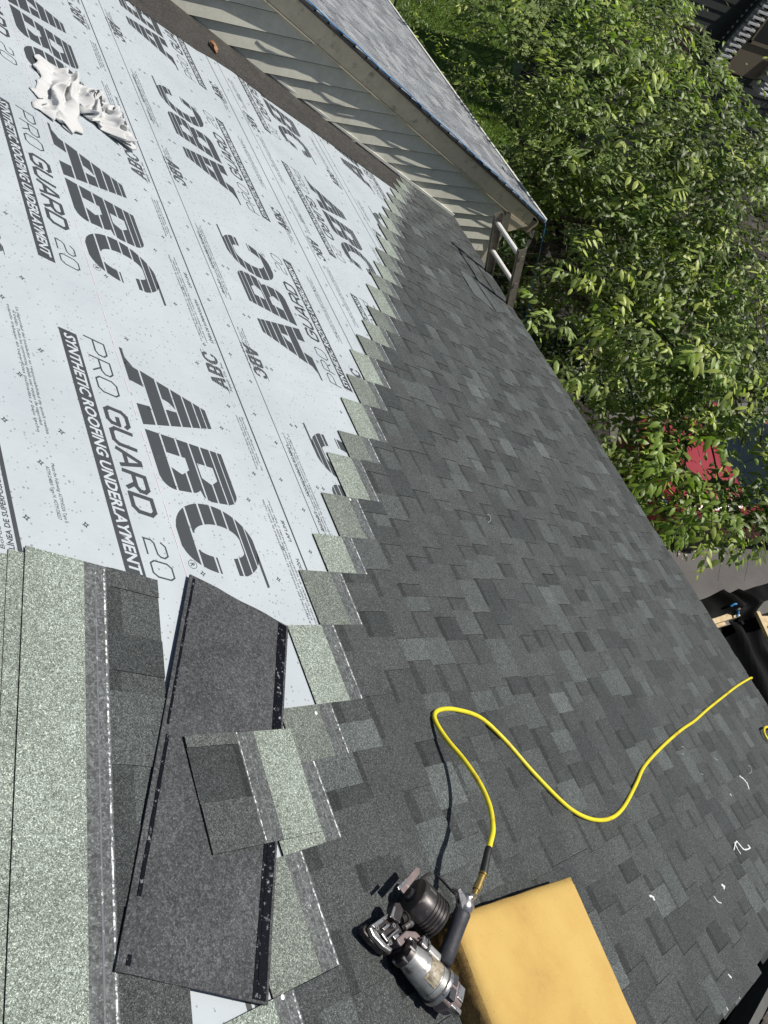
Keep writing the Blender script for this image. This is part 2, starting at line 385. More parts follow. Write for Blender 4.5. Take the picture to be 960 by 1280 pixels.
# ---- lettering tools: everything in "print space" (x = reading direction, y = letter up)
def letter_mat(t0, s0, flip, z):
    # flip False: reading toward the camera (-s), letter tops toward the eave (+t)
    if not flip: return RF @ Matrix(((0, 1, 0, t0), (-1, 0, 0, s0), (0, 0, 1, z), (0, 0, 0, 1)))
    return RF @ Matrix(((0, -1, 0, t0), (1, 0, 0, s0), (0, 0, 1, z), (0, 0, 0, 1)))
def A_iv(y):      # intervals of the striped letter A at height y (0..280 mm)
    k = y/.28; L = .063+(.184-.063)*k; R = .319-(.319-.264)*k
    if y < .048: return [(L, L+.076-.03*k), (.235-.0*k, R)]
    if y < .100: return [(L-.004, R)]
    li = L+.078-.01*(y-.1)/.18; ri = .235-.018*(y-.1)/.07
    if y < .165 and ri > li+.004:
        li = L+.075+.03*max(0, (y-.13)/.035); ri = .235-.005
        if ri-li > .004: return [(L, li), (ri, R)]
    return [(L, R)]
def B_iv(y):
    L = .337+.034*y/.28
    def rnd(y, y0, y1, r, ext):    # rounded right side of a bowl
        if y < y0+r: d = y0+r-y; return ext-(r-math.sqrt(max(r*r-d*d, 0)))
        if y > y1-r: d = y-(y1-r); return ext-(r-math.sqrt(max(r*r-d*d, 0)))
        return ext
    R = rnd(y, 0, .152, .05, .556) if y < .14 else rnd(y, .128, .28, .05, .580)
    if .054 < y < .118: return [(L, L+.070), (.492-.022*abs(y-.086)/.032, R)]
    if .160 < y < .222: return [(L, L+.076), (.512-.022*abs(y-.191)/.031, R)]
    return [(L, R)]
def C_iv(y):
    cy = .14; ry = .142; q = max(0, 1-((y-cy)/ry)**2)
    L = .722-.128*q**.5+.02*(y/.28-.5); R = .735+.105*q**.5
    if y > .17: R = min(R+.012, .84)
    hy = (y-.14)/.085
    if abs(hy) < 1:
        h = (1-hy*hy)**.5; il = .716-.05*h; ir = .755+.03*h
        if .112 < y < .178: return [(L, il)]
        return [(L, il), (ir, R)]
    return [(L, R)]
BARS = [(0, .047), (.054, .101), (.108, .149), (.155, .191), (.197, .229), (.234, .258), (.262, .279)]
def logo(scale=1.0, coarse=False, spikes=True):
    b = MB()
    for y0, y1 in BARS:
        n = 2 if coarse else 7
        ys = [y0+(y1-y0)*i/n for i in range(n+1)]
        for i in range(n):
            ya, yb = ys[i], ys[i+1]; e = 1e-4
            for fn in (A_iv, B_iv, C_iv):
                a, c = fn(ya+e), fn(yb-e)
                if len(a) != len(c): a = c = fn((ya+yb)/2)
                for (l0, r0), (l1, r1) in zip(a, c):
                    b.quad((l0*scale, ya*scale, 0), (r0*scale, ya*scale, 0), (r1*scale, yb*scale, 0), (l1*scale, yb*scale, 0))
    if spikes:
        q = scale
        b.quad((0, .0*q, 0), (.068*q, .0*q, 0), (.072*q, .010*q, 0), (.002*q, .010*q, 0)); b.quad((.04*q, .0101*q, 0), (.066*q, .0101*q, 0), (.075*q, .03*q, 0), (.060*q, .022*q, 0))
        b.quad((.78*q, .270*q, 0), (.876*q, .270*q, 0), (.873*q, .280*q, 0), (.74*q, .280*q, 0))
    return b
def seg_strokes(txt, x0, h, wch, gap, th, shear, b, z=0, thick=None):
    # technical stroke lettering drawn as ribbons (rounded rectangles), one char cell at a time
    R = .22
    G = {'P': [[(0, 0), (0, 1), (.78, 1), (1, .82), (1, .55), (.78, .42), (0, .42)]],
         'R': [[(0, 0), (0, 1), (.78, 1), (1, .82), (1, .58), (.78, .44), (0, .44)], [(.6, .44), (1, 0)]],
         'O': [[(.2, 0), (0, .2), (0, .8), (.2, 1), (.8, 1), (1, .8), (1, .2), (.8, 0), (.2, 0)]],
         '0': [[(.2, 0), (0, .2), (0, .8), (.2, 1), (.8, 1), (1, .8), (1, .2), (.8, 0), (.2, 0)]],
         'G': [[(1, .85), (.8, 1), (.2, 1), (0, .8), (0, .2), (.2, 0), (.8, 0), (1, .15), (1, .5), (.55, .5)]],
         'U': [[(0, 1), (0, .2), (.2, 0), (.8, 0), (1, .2), (1, 1)]],
         'A': [[(0, 0), (.42, 1), (.6, 1), (1, 0)], [(.16, .3), (.86, .3)]],
         'D': [[(0, 0), (0, 1), (.75, 1), (1, .8), (1, .2), (.75, 0), (0, 0)]],
         '2': [[(0, .82), (.2, 1), (.8, 1), (1, .82), (1, .62), (.85, .5), (.15, .46), (0, .34), (0, 0), (1, 0)]]}
    x = x0
    for ch in txt:
        if ch == ' ': x += wch*.55; continue
        for line in G[ch]:
            pts = [Vector((x+u*wch+shear*v*h, v*h)) for u, v in line]
            for i in range(len(pts)-1):
                d = pts[i+1]-pts[i]
                if d.length < 1e-6: continue
                d.normalize(); nn = Vector((-d.y, d.x))*th/2; e = d*th*.35
                a, c = pts[i]-e, pts[i+1]+e
                zz = z+.00001*(i % 2)
                b.quad((a.x-nn.x, a.y-nn.y, zz), (c.x-nn.x, c.y-nn.y, zz), (c.x+nn.x, c.y+nn.y, zz), (a.x+nn.x, a.y+nn.y, zz))
        x += wch+gap
    return x
FONT_CACHE = {}
def text_mesh(txt, size, shear=0.0, bold=0.0, fit=None):
    key = (txt, size, shear, bold, fit)
    if key in FONT_CACHE: return FONT_CACHE[key]
    cu = bpy.data.curves.new('t', 'FONT'); cu.body = txt; cu.size = size; cu.shear = shear; cu.offset = bold; cu.resolution_u = 2
    o = bpy.data.objects.new('t', cu); COL.objects.link(o)
    dg = bpy.context.evaluated_depsgraph_get(); me = bpy.data.meshes.new_from_object(o.evaluated_get(dg))
    bpy.data.objects.remove(o); bpy.data.curves.remove(cu)
    co_ = np.empty(len(me.vertices)*3); me.vertices.foreach_get('co', co_); co_ = co_.reshape(-1, 3)
    if fit:
        lo = co_[:, 0].min(); wd = co_[:, 0].max()-lo; co_[:, 0] = (co_[:, 0]-lo)*fit/wd
    faces = [tuple(p.vertices) for p in me.polygons]
    bpy.data.meshes.remove(me)
    FONT_CACHE[key] = (co_, faces); return co_, faces
def add_text(b, txt, x, y, size, shear=0, bold=0, fit=None, z=0, mi=0, sy=1.0):
    co_, faces = text_mesh(txt, size, shear, bold, fit); n = len(b.v)
    b.v.extend([(p[0]+x, p[1]*sy+y, z) for p in co_])
    for f in faces: b.face([n+i for i in f], mi)
Z1, Z2 = .0005, .0010
LOGO = None
def meshobj(name, me, parent, Mx):
    o = bpy.data.objects.new(name, me); COL.objects.link(o); place(o, parent, Mx); return o
bl = logo(); lo_ = bl.build('logo_print', M['ink'], rolls[1], letter_mat(1.317, 1.802, False, LIFT[1]+Z1)); LOGO = lo_.data
WORDS = []
for txt, x_, h_, w_, g_, t_ in (('PRO', .0, .064, .060, .021, .0055), ('GUARD', .283, .064, .058, .020, .0135), ('20', .742, .062, .050, .018, .0048)):
    bp = MB(); seg_strokes(txt, x_, h_, w_, g_, t_, .22, bp); WORDS.append(bp.build('word_print', M['ink'], rolls[1], letter_mat(1.196, 1.802, False, LIFT[1]+Z1)).data)
bs = MB(); bs.prism([(-.002, -.004), (.872, -.004), (.880, .052), (.008, .052)], 0, .0002)
add_text(bs, 'SYNTHETIC ROOFING UNDERLAYMENT', .016, .0095, .047, .25, .0012, .845, z=.0005, mi=1)
bs.v = [tuple(v) for v in bs.v]
BAR = bs.build('banner_print', [M['ink'], M['ink_white']], rolls[1], letter_mat(1.118, 1.802, False, LIFT[1]+Z1)).data
bsm = logo(.225, True); bsm.v = [(x, y*1.08, z) for x, y, z in bsm.v]
add_text(bsm, 'Supply Co. Inc.', .012, -.016, .016, .2, .0002, .145)
SMALL = bsm.build('small_logo_print', M['ink'], rolls[1], letter_mat(1.755, 1.745, True, LIFT[1]+Z1)).data
br = MB()
for i in range(16):
    a0, a1 = i/16*2*math.pi, (i+1)/16*2*math.pi
    br.quad((.013*math.cos(a0), .013*math.sin(a0), 0), (.013*math.cos(a1), .013*math.sin(a1), 0), (.0145*math.cos(a1), .0145*math.sin(a1), 0), (.0145*math.cos(a0), .0145*math.sin(a0), 0))
add_text(br, 'R', -.006, -.007, .02, 0, .0004)
REG = br.build('registered_mark', M['ink'], rolls[1], letter_mat(1.333, .988, False, LIFT[1]+Z1)).data
PER = 1.19
def rolls_print(ri, tl, s0, flip):
    sg = -1 if flip else 1; z = LIFT[ri]+Z1
    for k in range(-2, 5):
        s = s0+k*PER
        smin, smax = (s-.88, s) if not flip else (s, s+.88)
        if smin > SWALL-.5 or smax < -.9: continue
        tt = tl
        if not (ri == 1 and k == 0):
            meshobj('logo_print', LOGO, rolls[ri], letter_mat(tt, s, flip, z))
            for wd_ in WORDS: meshobj('word_print', wd_, rolls[ri], letter_mat(tt-sg*.121, s, flip, z))
            meshobj('banner_print', BAR, rolls[ri], letter_mat(tt-sg*.199, s, flip, z))
            meshobj('registered_mark', REG, rolls[ri], letter_mat(tt+sg*.016, s-sg*.812, flip, z))
rolls_print(1, 1.317, 1.802, False)
rolls_print(2, 2.39, 2.025, True)
rolls_print(3, 3.27, 4.107, False)
rolls_print(4, 4.34, 3.46, True)
for ri, t, s, fl in [(1, 1.755, 1.745, True), (2, 1.945, 2.09, False), (2, 2.735, 2.02, True), (3, 2.915, 3.31, False), (3, 3.745, 3.1, True), (4, 3.915, 4.0, False)]:
    for k in range(-2, 4):
        if (ri, t, k) == (1, 1.755, 0): continue
        ss = s+k*PER
        if ss < -.7 or ss > SWALL-.3: continue
        meshobj('small_logo_print', SMALL, rolls[ri], letter_mat(t, ss, fl, LIFT[ri]+Z1))
# small logo upslope on the first roll, top left
meshobj('small_logo_print', SMALL, rolls[1], letter_mat(.93, 2.25, False, LIFT[1]+Z1)); meshobj('small_logo_print', SMALL, rolls[1], letter_mat(.93, 3.44, False, LIFT[1]+Z1))
# fine print
FINE = ['La seguridad del instalador es responsabilidad de quien realiza', 'el trabajo. Todos los contratistas deben usar equipo de seguridad', 'cuando trabajen en superficies inclinadas y bajo techo']
FINE2 = ['Roof surfaces may be slippery when wet or covered', 'with dust. Fasten every lap. Follow local codes', 'for slope, nailing and flashing']
def fine_block(lines, L, pitch, size):
    b = MB()
    for i, t in enumerate(lines): add_text(b, t, .0+.02*(i % 2), -i*pitch, size, .15, 0, L*(1-.1*(i % 2)))
    return b
f1 = fine_block(FINE, .47, .0125, .0125).build('fine_print', M['ink'], rolls[1], letter_mat(.990, 1.83, False, LIFT[1]+Z1)).data
f2 = fine_block(FINE2, .24, .012, .012).build('fine_print', M['ink'], rolls[1], letter_mat(1.745, 1.40, True, LIFT[1]+Z1)).data
bm = MB(); add_text(bm, 'Meets the Following: ASTM D226 Type II,', 0, 0, .0135, .15, 0, .185); add_text(bm, 'ASTM D4869 Type IV, ASTM D8257', .012, -.0165, .0135, .15, 0, .165)
f3 = bm.build('standards_print', M['ink'], rolls[1], letter_mat(.981, 1.262, False, LIFT[1]+Z1)).data
bq = MB(); add_text(bq, 'LÍNEA DE SUPERPOSICIÓN', 0, 0, .0185, .12, .0004, .235);
f4 = bq.build('lap_line_print', M['ink'], rolls[0], letter_mat(.840, .985, True, LIFT[0]+Z1)).data
bq = MB(); add_text(bq, 'Borde de la lámina', 0, 0, .014, .1, 0, .19); bq.build('lap_edge_print', M['ink'], rolls[0], letter_mat(.818, .985, True, LIFT[0]+Z1))
bq = MB(); add_text(bq, 'LAP LINE', .30, 0, .0185, .12, .0004, .085); f5 = bq.build('lap_line_print', M['ink'], rolls[0], letter_mat(.840, .985, True, LIFT[0]+Z1)).data
def lapline(ri, t, wd, s0=-.7, s1=None):
    b = MB(); s1 = s1 or SWALL-.47; b.quad((t-wd/2, s0, 0), (t+wd/2, s0, 0), (t+wd/2, s1, 0), (t-wd/2, s1, 0)); b.build('lap_line_print', M['ink'], rolls[ri], RF@Matrix.Translation((0, 0, LIFT[ri]+Z1)))
lapline(0, .852, .011); lapline(1, 1.792, .0065); lapline(2, 1.932, .0035); lapline(2, 2.782, .006); lapline(3, 2.885, .0035); lapline(3, 3.792, .006); lapline(4, 3.87, .004)
for k in range(-1, 4):
    s = 1.83+k*PER
    for (me, ri, t, ds, fl) in [(f1, 1, .990, 0, False), (f3, 1, .981, -.568, False), (f2, 1, 1.745, -.43, True), (f1, 1, 1.715, -1.03, True), (f1, 2, 1.985, -.23+.02, False), (f2, 2, 1.975, .34, False), (f4, 1, 1.772, -1.02, True), (f4, 2, 1.952, -.27, False),
                                (f2, 2, 2.71, .1, True), (f1, 2, 2.69, .55, True), (f1, 3, 2.96, .05, False), (f2, 3, 2.95, .65, False), (f3, 3, 2.955, .5, False), (f1, 3, 3.70, .2, True), (f2, 4, 3.93, .1, False)]:
        if k == 0 and ((me is f1 and ri == 1 and t < 1) or (me is f2 and ri == 1) or (me is f3 and ri == 1)): continue
        ss = s+ds
        lo2 = ss-.48 if not fl else ss; hi2 = ss if not fl else ss+.48
        if lo2 < -.65 or hi2 > SWALL-.47:
            if not (me is f3 and k == -1): continue
        nm = {id(f1): 'fine_print', id(f2): 'fine_print', id(f3): 'standards_print', id(f4): 'lap_line_print'}[id(me)]
        meshobj(nm, me, rolls[ri], letter_mat(t, ss, fl, LIFT[ri]+Z1))
        if me is f4: meshobj(nm, f5, rolls[ri], letter_mat(t, ss, fl, LIFT[ri]+Z1))
# printed four-point nailing marks
def mark(b, x, y, r, z):
    for a in range(4):
        th = a*math.pi/2; c, s = math.cos(th), math.sin(th); rot = lambda u, v: (x+u*c-v*s, y+u*s+v*c, z)
        b.quad(rot(r, 0), rot(r*.3, r*.3), rot(r*.16, r*.16), rot(r*.34, 0)); b.quad(rot(r, 0), rot(r*.34, 0), rot(r*.16, -r*.16), rot(r*.3, -r*.3))
for ri, (tlo, thi) in ((1, (.86, 1.77)), (2, (1.82, 2.76)), (3, (2.83, 3.77)), (4, (3.85, 4.7))):
    b = MB(); dt = .149; k0 = 0
    ts = {1: [.885, .955, 1.035, 1.645, 1.72, 1.36], 2: [1.845, 1.90, 2.03, 2.42, 2.64, 2.70, 2.06], 3: [2.85, 2.92, 3.02, 3.22, 3.62, 3.72], 4: [3.86, 3.95, 4.03, 4.5]}[ri]
    for i, t in enumerate(ts):
        s = -.6+(.07 if i % 2 else .19)
        while s < SWALL-.5:
            mark(b, t+random.uniform(-.002, .002), s, .0105, 0); s += .298
    b.build('nail_mark_print', M['ink'], rolls[ri], RF@Matrix.Translation((0, 0, LIFT[ri]+Z1)))
# faint pink chalk line snapped across the first roll
b = MB()
for i in range(60):
    s0, s1 = -.2+i*.095, -.2+i*.095+random.uniform(.03, .09)
    if s1 > 5: break
    b.quad((1.300, s0, 0), (1.3025, s0, 0), (1.3025, s1, 0), (1.300, s1, 0))
b.build('chalk_line', M['ink_pink'], rolls[1], RF@Matrix.Translation((0, 0, LIFT[1]+Z2)))['kind'] = 'stuff'

# dark membrane strip along the wall, wavy lower edge
b = MB(); edge = [(-1.6, 4.96), (1.2, 4.93), (2.418, 4.918), (2.7, 4.94), (2.85, 5.0), (3.027, 5.032), (3.4, 5.0), (3.72, 5.023), (4.2, 5.05), (4.79, 5.079), (5.2, 5.12)]
poly = edge+[(5.2, SWALL), (-1.6, SWALL)]
for i in range(len(edge)-1):
    (ta, sa), (tb, sb) = edge[i], edge[i+1]
    b.quad((ta, sa, .0062), (tb, sb, .0062), (tb, SWALL, .0062), (ta, SWALL, .0062)); b.quad((ta, sa, 0), (tb, sb, 0), (tb, sb, .0062), (ta, sa, .0062))
b.build('membrane_strip', M['membrane'], house, RF)
b = MB()
b.prism([(3.35, SWALL-.004), (3.35, SWALL-.012), (3.7, SWALL-.028), (EAVE+.0, SWALL-.045), (EAVE+.03, SWALL-.02), (EAVE+.0, SWALL-.004)], .018, lambda t, s: .03+.014*max(0, (t-3.3)/2.7))
b.build('wall_flashing', M['white_metal'], house, RF)

# ------------------------------------------------------------------ shingles
TINTS = [(.056, .063, .063), (.066, .073, .073), (.078, .086, .085), (.086, .096, .095), (.101, .115, .113), (.072, .078, .077), (.120, .136, .133)]
TW = [1.6, 2.8, 3.2, 2.4, 1.3, 3, .45]
def tint(kmul=1.0):
    c = random.choices(TINTS, TW)[0]; q = random.uniform(.92, 1.08)*kmul; return tuple(x*q for x in c)
def dk(c, k): return tuple(x*k for x in c)
GREEN = (.285, .325, .282); OLIVE = (.175, .196, .172)
def shingle_mesh(L, head, seed=None, cut0=None):
    """one laminated shingle: x 0..0.337 from its top edge, y along its length"""
    if seed is not None: random.seed(seed)
    b = MB(); E = .337; X0 = .194; th = .003
    # headlap, nail band, lower laminate
    b.quad((0, 0, th), (.140, 0, th), (.140, L, th), (0, L, th), 0, head)
    b.quad((.140, 0, th), (.196, 0, th), (.196, L, th), (.140, L, th), 1, None)
    for x, wd, mi in ((.1905, .0042, 2), (.168, .0040, 3)):
        b.quad((x-wd/2, .002, th+.0004), (x+wd/2, .002, th+.0004), (x+wd/2, L-.002, th+.0004), (x-wd/2, L-.002, th+.0004), mi)
    # outline sides
    sc = dk(TINTS[0], .5)
    for p, q in (((0, 0), (E, 0)), ((E, 0), (E, L)), ((E, L), (0, L)), ((0, L), (0, 0))):
        b.quad((p[0], p[1], 0), (q[0], q[1], 0), (q[0], q[1], th), (p[0], p[1], th), 0, sc)
    # teeth and gaps
    y = 0; tooth = random.random() < .6; y1 = 0
    tcol = None
    while y < L-1e-6:
        wd = random.uniform(.075, .17) if tooth else random.uniform(.05, .14)
        y1 = min(L, y+wd)
        if L-y1 < .03: y1 = L
        c = tint()
        if tooth:
            sk = random.uniform(-.006, .006); zt = th+.0030
            a0, a1 = y, y1
            b.quad((.196, a0, th), (.214, a0, zt), (.214, a1, zt), (.196, a1, th), 0, c)
            b.quad((.214, a0, zt), (E, a0+sk*0, zt), (E, a1, zt), (.214, a1, zt), 0, c)
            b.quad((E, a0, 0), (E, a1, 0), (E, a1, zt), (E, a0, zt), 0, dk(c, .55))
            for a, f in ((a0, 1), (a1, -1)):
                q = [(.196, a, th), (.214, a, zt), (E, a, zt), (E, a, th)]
                n = b.verts(q if f < 0 else q[::-1]); b.face([n, n+1, n+2, n+3], 0, dk(c, .4) if f > 0 else dk(c, 2.0))  # far end painted light, near end dark, as edge highlight and shade
        else:
            band = .196+random.uniform(.025, .05)
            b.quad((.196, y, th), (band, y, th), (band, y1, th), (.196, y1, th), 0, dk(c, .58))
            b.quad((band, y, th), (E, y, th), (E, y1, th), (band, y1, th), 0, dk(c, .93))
        y = y1; tooth = not tooth
    return b
TAU = .032
ZK = [(33, .40), (34, .20), (35, -.05), (32, .55), (31, .80), (30, 1.0), (29, 1.157), (28, 1.354), (27, 1.575), (26, 1.724), (25, 1.951), (24, 2.142), (23, 2.357), (22, 2.521), (21, 2.69), (20, 2.869),
      (19, 3.12), (18, 3.30), (17, 3.48), (16, 3.69), (15, 3.91), (14, 4.12), (13, 4.33), (12, 4.50), (11, 4.70), (10, 4.87), (9, 5.03), (8, 5.2), (7, 5.36), (6, 5.50)]
ZK = dict(ZK); SM = [M['gran'], M['band'], M['seal'], M['seal2']]
for k in range(NC):
    ttop = EAVE+.012-.337-PIT*k if False else EAVE-PIT*k-.337+.012+.0
    ttop = EAVE+.010-PIT*(k-1)-.337-.143+.143 if False else (6.06-.143*(k+.15)) if k > 0 else 6.06-.143*.15
    # course k: its butt sits 0.337 below its top; courses 0 and 1 would pass the eave, so they are trimmed there
    send = ZK.get(k, SWALL-.012)
    s = RAKE-(.0 if (k//2) % 2 else .02)+random.uniform(-.008, .008)
    first = True
    if ttop+.337 > EAVE+.045: continue
    while s < send-.02:
        L = 1.0 if not first else random.choice([.5, .66, .83, 1.0])
        e = s+L; 
        if e > send: e = send
        if send-e < .12: e = send
        last = e >= send-1e-6
        head = GREEN if k % 2 == 0 else OLIVE
        if last: head = dk(GREEN, random.uniform(.92, 1.08)) if k % 2 else dk(OLIVE, random.uniform(.9, 1.15))
        if e < send-.45: head = (.04, .043, .044)
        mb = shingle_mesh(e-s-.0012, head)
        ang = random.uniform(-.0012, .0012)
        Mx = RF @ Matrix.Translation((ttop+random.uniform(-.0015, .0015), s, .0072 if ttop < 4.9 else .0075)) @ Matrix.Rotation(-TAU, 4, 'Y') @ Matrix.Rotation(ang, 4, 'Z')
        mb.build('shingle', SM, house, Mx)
        s = e; first = False
# loose shingles
def loose(t, s, ux, uy, h, mb, label, cat='shingle', name='loose_shingle', mats=None, tilt=0.0, group=None, rt=0.0):
    # (ux,uy): direction of the shingle's width axis (x) in roof coordinates; its length runs 90 deg clockwise
    X = Vector((ux, uy, 0)).normalized(); Y = Vector((-X.y, X.x, 0))
    Mx = RF @ Matrix(((X.x, Y.x, 0, t), (X.y, Y.y, 0, s), (0, 0, 1, h), (0, 0, 0, 1))) @ Matrix.Rotation(tilt, 4, 'Y') @ Matrix.Rotation(rt, 4, 'X')
    o = mb.build(name, mats or SM, None, Mx); tag(o, label, cat, group); return o
def neg(mb, L):   # run the length toward -y
    mb.v = [(x, y-L, z) for x, y, z in mb.v]; return mb
loose(.862, .994, 975e-3, -.215, .0110, neg(shingle_mesh(1.0, dk(GREEN, 1.05), 11), 1.0), 'loose dark shingle lying face up, topmost of the pile at the left edge', group=None)
loose(.823, .984, .977, -.205, .0062, neg(shingle_mesh(1.0, dk(GREEN, 1.0), 12), 1.0), 'loose shingle in the left edge pile, middle one showing a thin pale green strip')
loose(.780, .979, .98, -.195, .0036, neg(shingle_mesh(1.0, dk(GREEN, .97), 13), 1.0), 'loose shingle low in the left edge pile, a thin green sliver at the frame edge')
loose(.690, .955, .982, -.187, .0012, neg(shingle_mesh(1.0, dk(GREEN, .95), 17), 1.0), 'loose shingle at the very bottom of the left edge pile, nearly hidden')
for nm_, pl_, lb_ in (('a', [(574, 338), (588, 346), (619, 390), (592, 368)], 'loose lighter shingle lying flat on the roof near the ladder, larger of the two'), ('b', [(593, 349), (601, 356), (633, 391), (621, 391)], 'narrow loose shingle lying nearest the eave below the ladder')):
    b = MB(); c = (.105, .118, .118) if nm_ == 'a' else (.088, .099, .099)
    pr_ = [roofpt(x, y, .022) for x, y in pl_]; b.prism(pr_, .0205, .0265, 0, c, sidemi=0)
    o = b.build('loose_shingle', M['gran'], None, RF); tag(o, lb_, 'shingle')
# upside-down shingle
def back_shingle(L):
    b = MB(); E = .335; nx, ny = 8, 24; base = len(b.v)
    def hz(x, y): return .0015*math.sin(y/L*math.pi)*(.3+.7*x/E)+.002*math.sin(x*40+y*5)
    for i in range(nx+1):
        for j in range(ny+1): x = E*i/nx; y = L*j/ny; b.v.append((x, y, .006+hz(x, y)))
    for i in range(nx+1):
        for j in range(ny+1): x = E*i/nx; y = L*j/ny; b.v.append((x, y, .0015+hz(x, y)))
    o2 = (nx+1)*(ny+1); ix = lambda i, j: i*(ny+1)+j
    for i in range(nx):
        for j in range(ny):
            b.face([ix(i, j), ix(i+1, j), ix(i+1, j+1), ix(i, j+1)], 0); b.face([o2+ix(i, j+1), o2+ix(i+1, j+1), o2+ix(i+1, j), o2+ix(i, j)], 0)
    for j in range(ny):
        b.face([ix(0, j), ix(0, j+1), o2+ix(0, j+1), o2+ix(0, j)], 0); b.face([ix(nx, j+1), ix(nx, j), o2+ix(nx, j), o2+ix(nx, j+1)], 0)
    for i in range(nx):
        b.face([ix(i+1, 0), ix(i, 0), o2+ix(i, 0), o2+ix(i+1, 0)], 0); b.face([ix(i, ny), ix(i+1, ny), o2+ix(i+1, ny), o2+ix(i, ny)], 0)
    return b, hz
bb, hz = back_shingle(.955)
bb = neg(bb, .955)
ob = loose(1.299, .945, .884, -.466, .0158, bb, 'loose shingle lying face down, dark back with a black tar strip along its right edge', mats=[M['back']])
PWo = PW[ob.name]
def strip(x0, x1, ya, yb, mat, name, th=.0014, nseg=20, wob=.0006):
    b = MB(); L = .955
    for i in range(nseg+1):
        y = ya+(yb-ya)*i/nseg
        w0 = random.uniform(-wob, wob); w1 = random.uniform(-wob, wob)
        for x in (x0+w0, x1+w1):
            z = .0062+hz(x, y)
            b.v.append((x, y-L, z)); b.v.append((x, y-L, z+th))
    for i in range(nseg):
        a = i*4; c = a+4
        b.face([a+1, a+3, c+3, c+1]); b.face([a, a+1, c+1, c]); b.face([a+3, a+2, c+2, c+3])
    b.face([0, 2, 3, 1]); e = nseg*4; b.face([e+1, e+3, e+2, e])
    return b.build(name, mat, ob, PWo)
strip(.010, .017, .49+.01, .945, M['tar'], 'sealant_strip'); strip(.014, .0225, .13, .475, M['tar'], 'sealant_strip'); strip(.018, .026, .012, .03, M['tar'], 'sealant_strip', nseg=3)
strip(.298, .306, .005, .95, M['tar'], 'tar_strip'); strip(.307, .328, .005, .95, M['tar'], 'tar_strip', wob=.001)
# small cut offcut, face up, turned round
random.seed(31)
def offcut():
    b = MB(); L = .262; E = .330; th = .003
    b.quad((0, 0, th), (.125, 0, th), (.125, L, th), (0, L, th), 0, dk(GREEN, 1.02))
    b.quad((.125, 0, th), (.182, 0, th), (.182, L, th), (.125, L, th), 1)
    for x, wd, mi in ((.178, .003, 2), (.155, .0024, 3)): b.quad((x-wd/2, .0, th+.0004), (x+wd/2, 0, th+.0004), (x+wd/2, L, th+.0004), (x-wd/2, L, th+.0004), mi)
    for y0, y1, c, z in ((0, .028, (.11, .12, .115), th+.003), (.028, .155, (.052, .057, .058), th), (.155, L, (.082, .09, .088), th+.003)):
        b.quad((.182, y0, th), (.2, y0, z), (.2, y1, z), (.182, y1, th), 0, dk(c, .6 if z == th else 1)); b.quad((.2, y0, z), (E, y0, z), (E, y1, z), (.2, y1, z), 0, c)
        b.quad((E, y0, 0), (E, y1, 0), (E, y1, z), (E, y0, z), 0, dk(c, .5))
    b.quad((.2, .155, th), (E, .155, th), (E, .155, th+.003), (.2, .155, th+.003), 0, (.03, .03, .03)); b.quad((E, .028, th), (.2, .028, th), (.2, .028, th+.003), (E, .028, th+.003), 0, (.03, .03, .03))
    for p, q in (((0, 0), (E, 0)), ((E, L), (0, L)), ((0, L), (0, 0))): b.quad((p[0], p[1], -.001), (q[0], q[1], -.001), (q[0], q[1], th), (p[0], p[1], th), 0, (.03, .03, .03))
    b.quad((0, 0, 0), (0, L, 0), (E, L, 0), (E, 0, 0), 0, (.04, .04, .04))
    return b
loose(1.458, .487, -.9985, .045, .0238, offcut(), 'short offcut of shingle with pale green band, lying on the face down shingle', mats=SM)

# ------------------------------------------------------------------ gable wall above the roof
ZR = lambda x: -.4476*x-1.545+CAMZ      # roof surface height at the wall
ZF = lambda x: -.4476*x-1.110+CAMZ      # bottom of the rake board
XC = 5.63
zi = -4.102+CAMZ-.14*18
boards = []
z = -.88+CAMZ
zs = []
zz = -2.56+CAMZ+.14*9
while zz > .2: zs.append(zz); zz -= .1415
for zb in zs:
    ztp = zb+.1415+.012
    def xl(z): return max((-1.560+CAMZ-z)/.4476, -.75) if z > -3.80+CAMZ else 4.72
    def xr(z): return min((-1.100+CAMZ-z)/.4476, XC+.01)
    pts = [(xl(zb), zb), (xr(zb), zb), (xr(ztp), ztp), (xl(ztp), ztp)]
    if pts[1][0]-pts[0][0] < .05: continue
    b = MB(); n = b.verts([(pts[0][0], SWALL-.034, zb), (pts[1][0], SWALL-.034, zb), (pts[2][0], SWALL-.001, ztp), (pts[3][0], SWALL-.001, ztp),
                           (pts[0][0], SWALL+.004, zb), (pts[1][0], SWALL+.004, zb), (pts[2][0], SWALL+.006, ztp), (pts[3][0], SWALL+.006, ztp)])
    for f in ((0, 1, 2, 3), (4, 5, 1, 0), (1, 5, 6, 2), (4, 0, 3, 7), (7, 3, 2, 6), (5, 4, 7, 6)): b.face([n+i for i in f])
    b.box((pts[0][0], SWALL-.030, zb-.005), (pts[1][0], SWALL+.002, zb-.0005), 1)  # dark strip paints in the shade line under the board's butt
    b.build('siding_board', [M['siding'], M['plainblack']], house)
b = MB(); b.prism([(x, z) for x, z in [(-.8, ZF(-.8)+.1), (-.8, .05), (XC, .05), (XC, ZF(XC)+.1)]], -SWALL-.12, -SWALL-.008, M=Matrix(((1, 0, 0, 0), (0, 0, -1, 0), (0, 1, 0, 0), (0, 0, 0, 1))))
b.build('wall', M['siding'], house)
b = MB(); b.box((4.6, RAKE+.25, .05), (4.72, SWALL, 3.02)); b.build('wall', M['siding'], house)
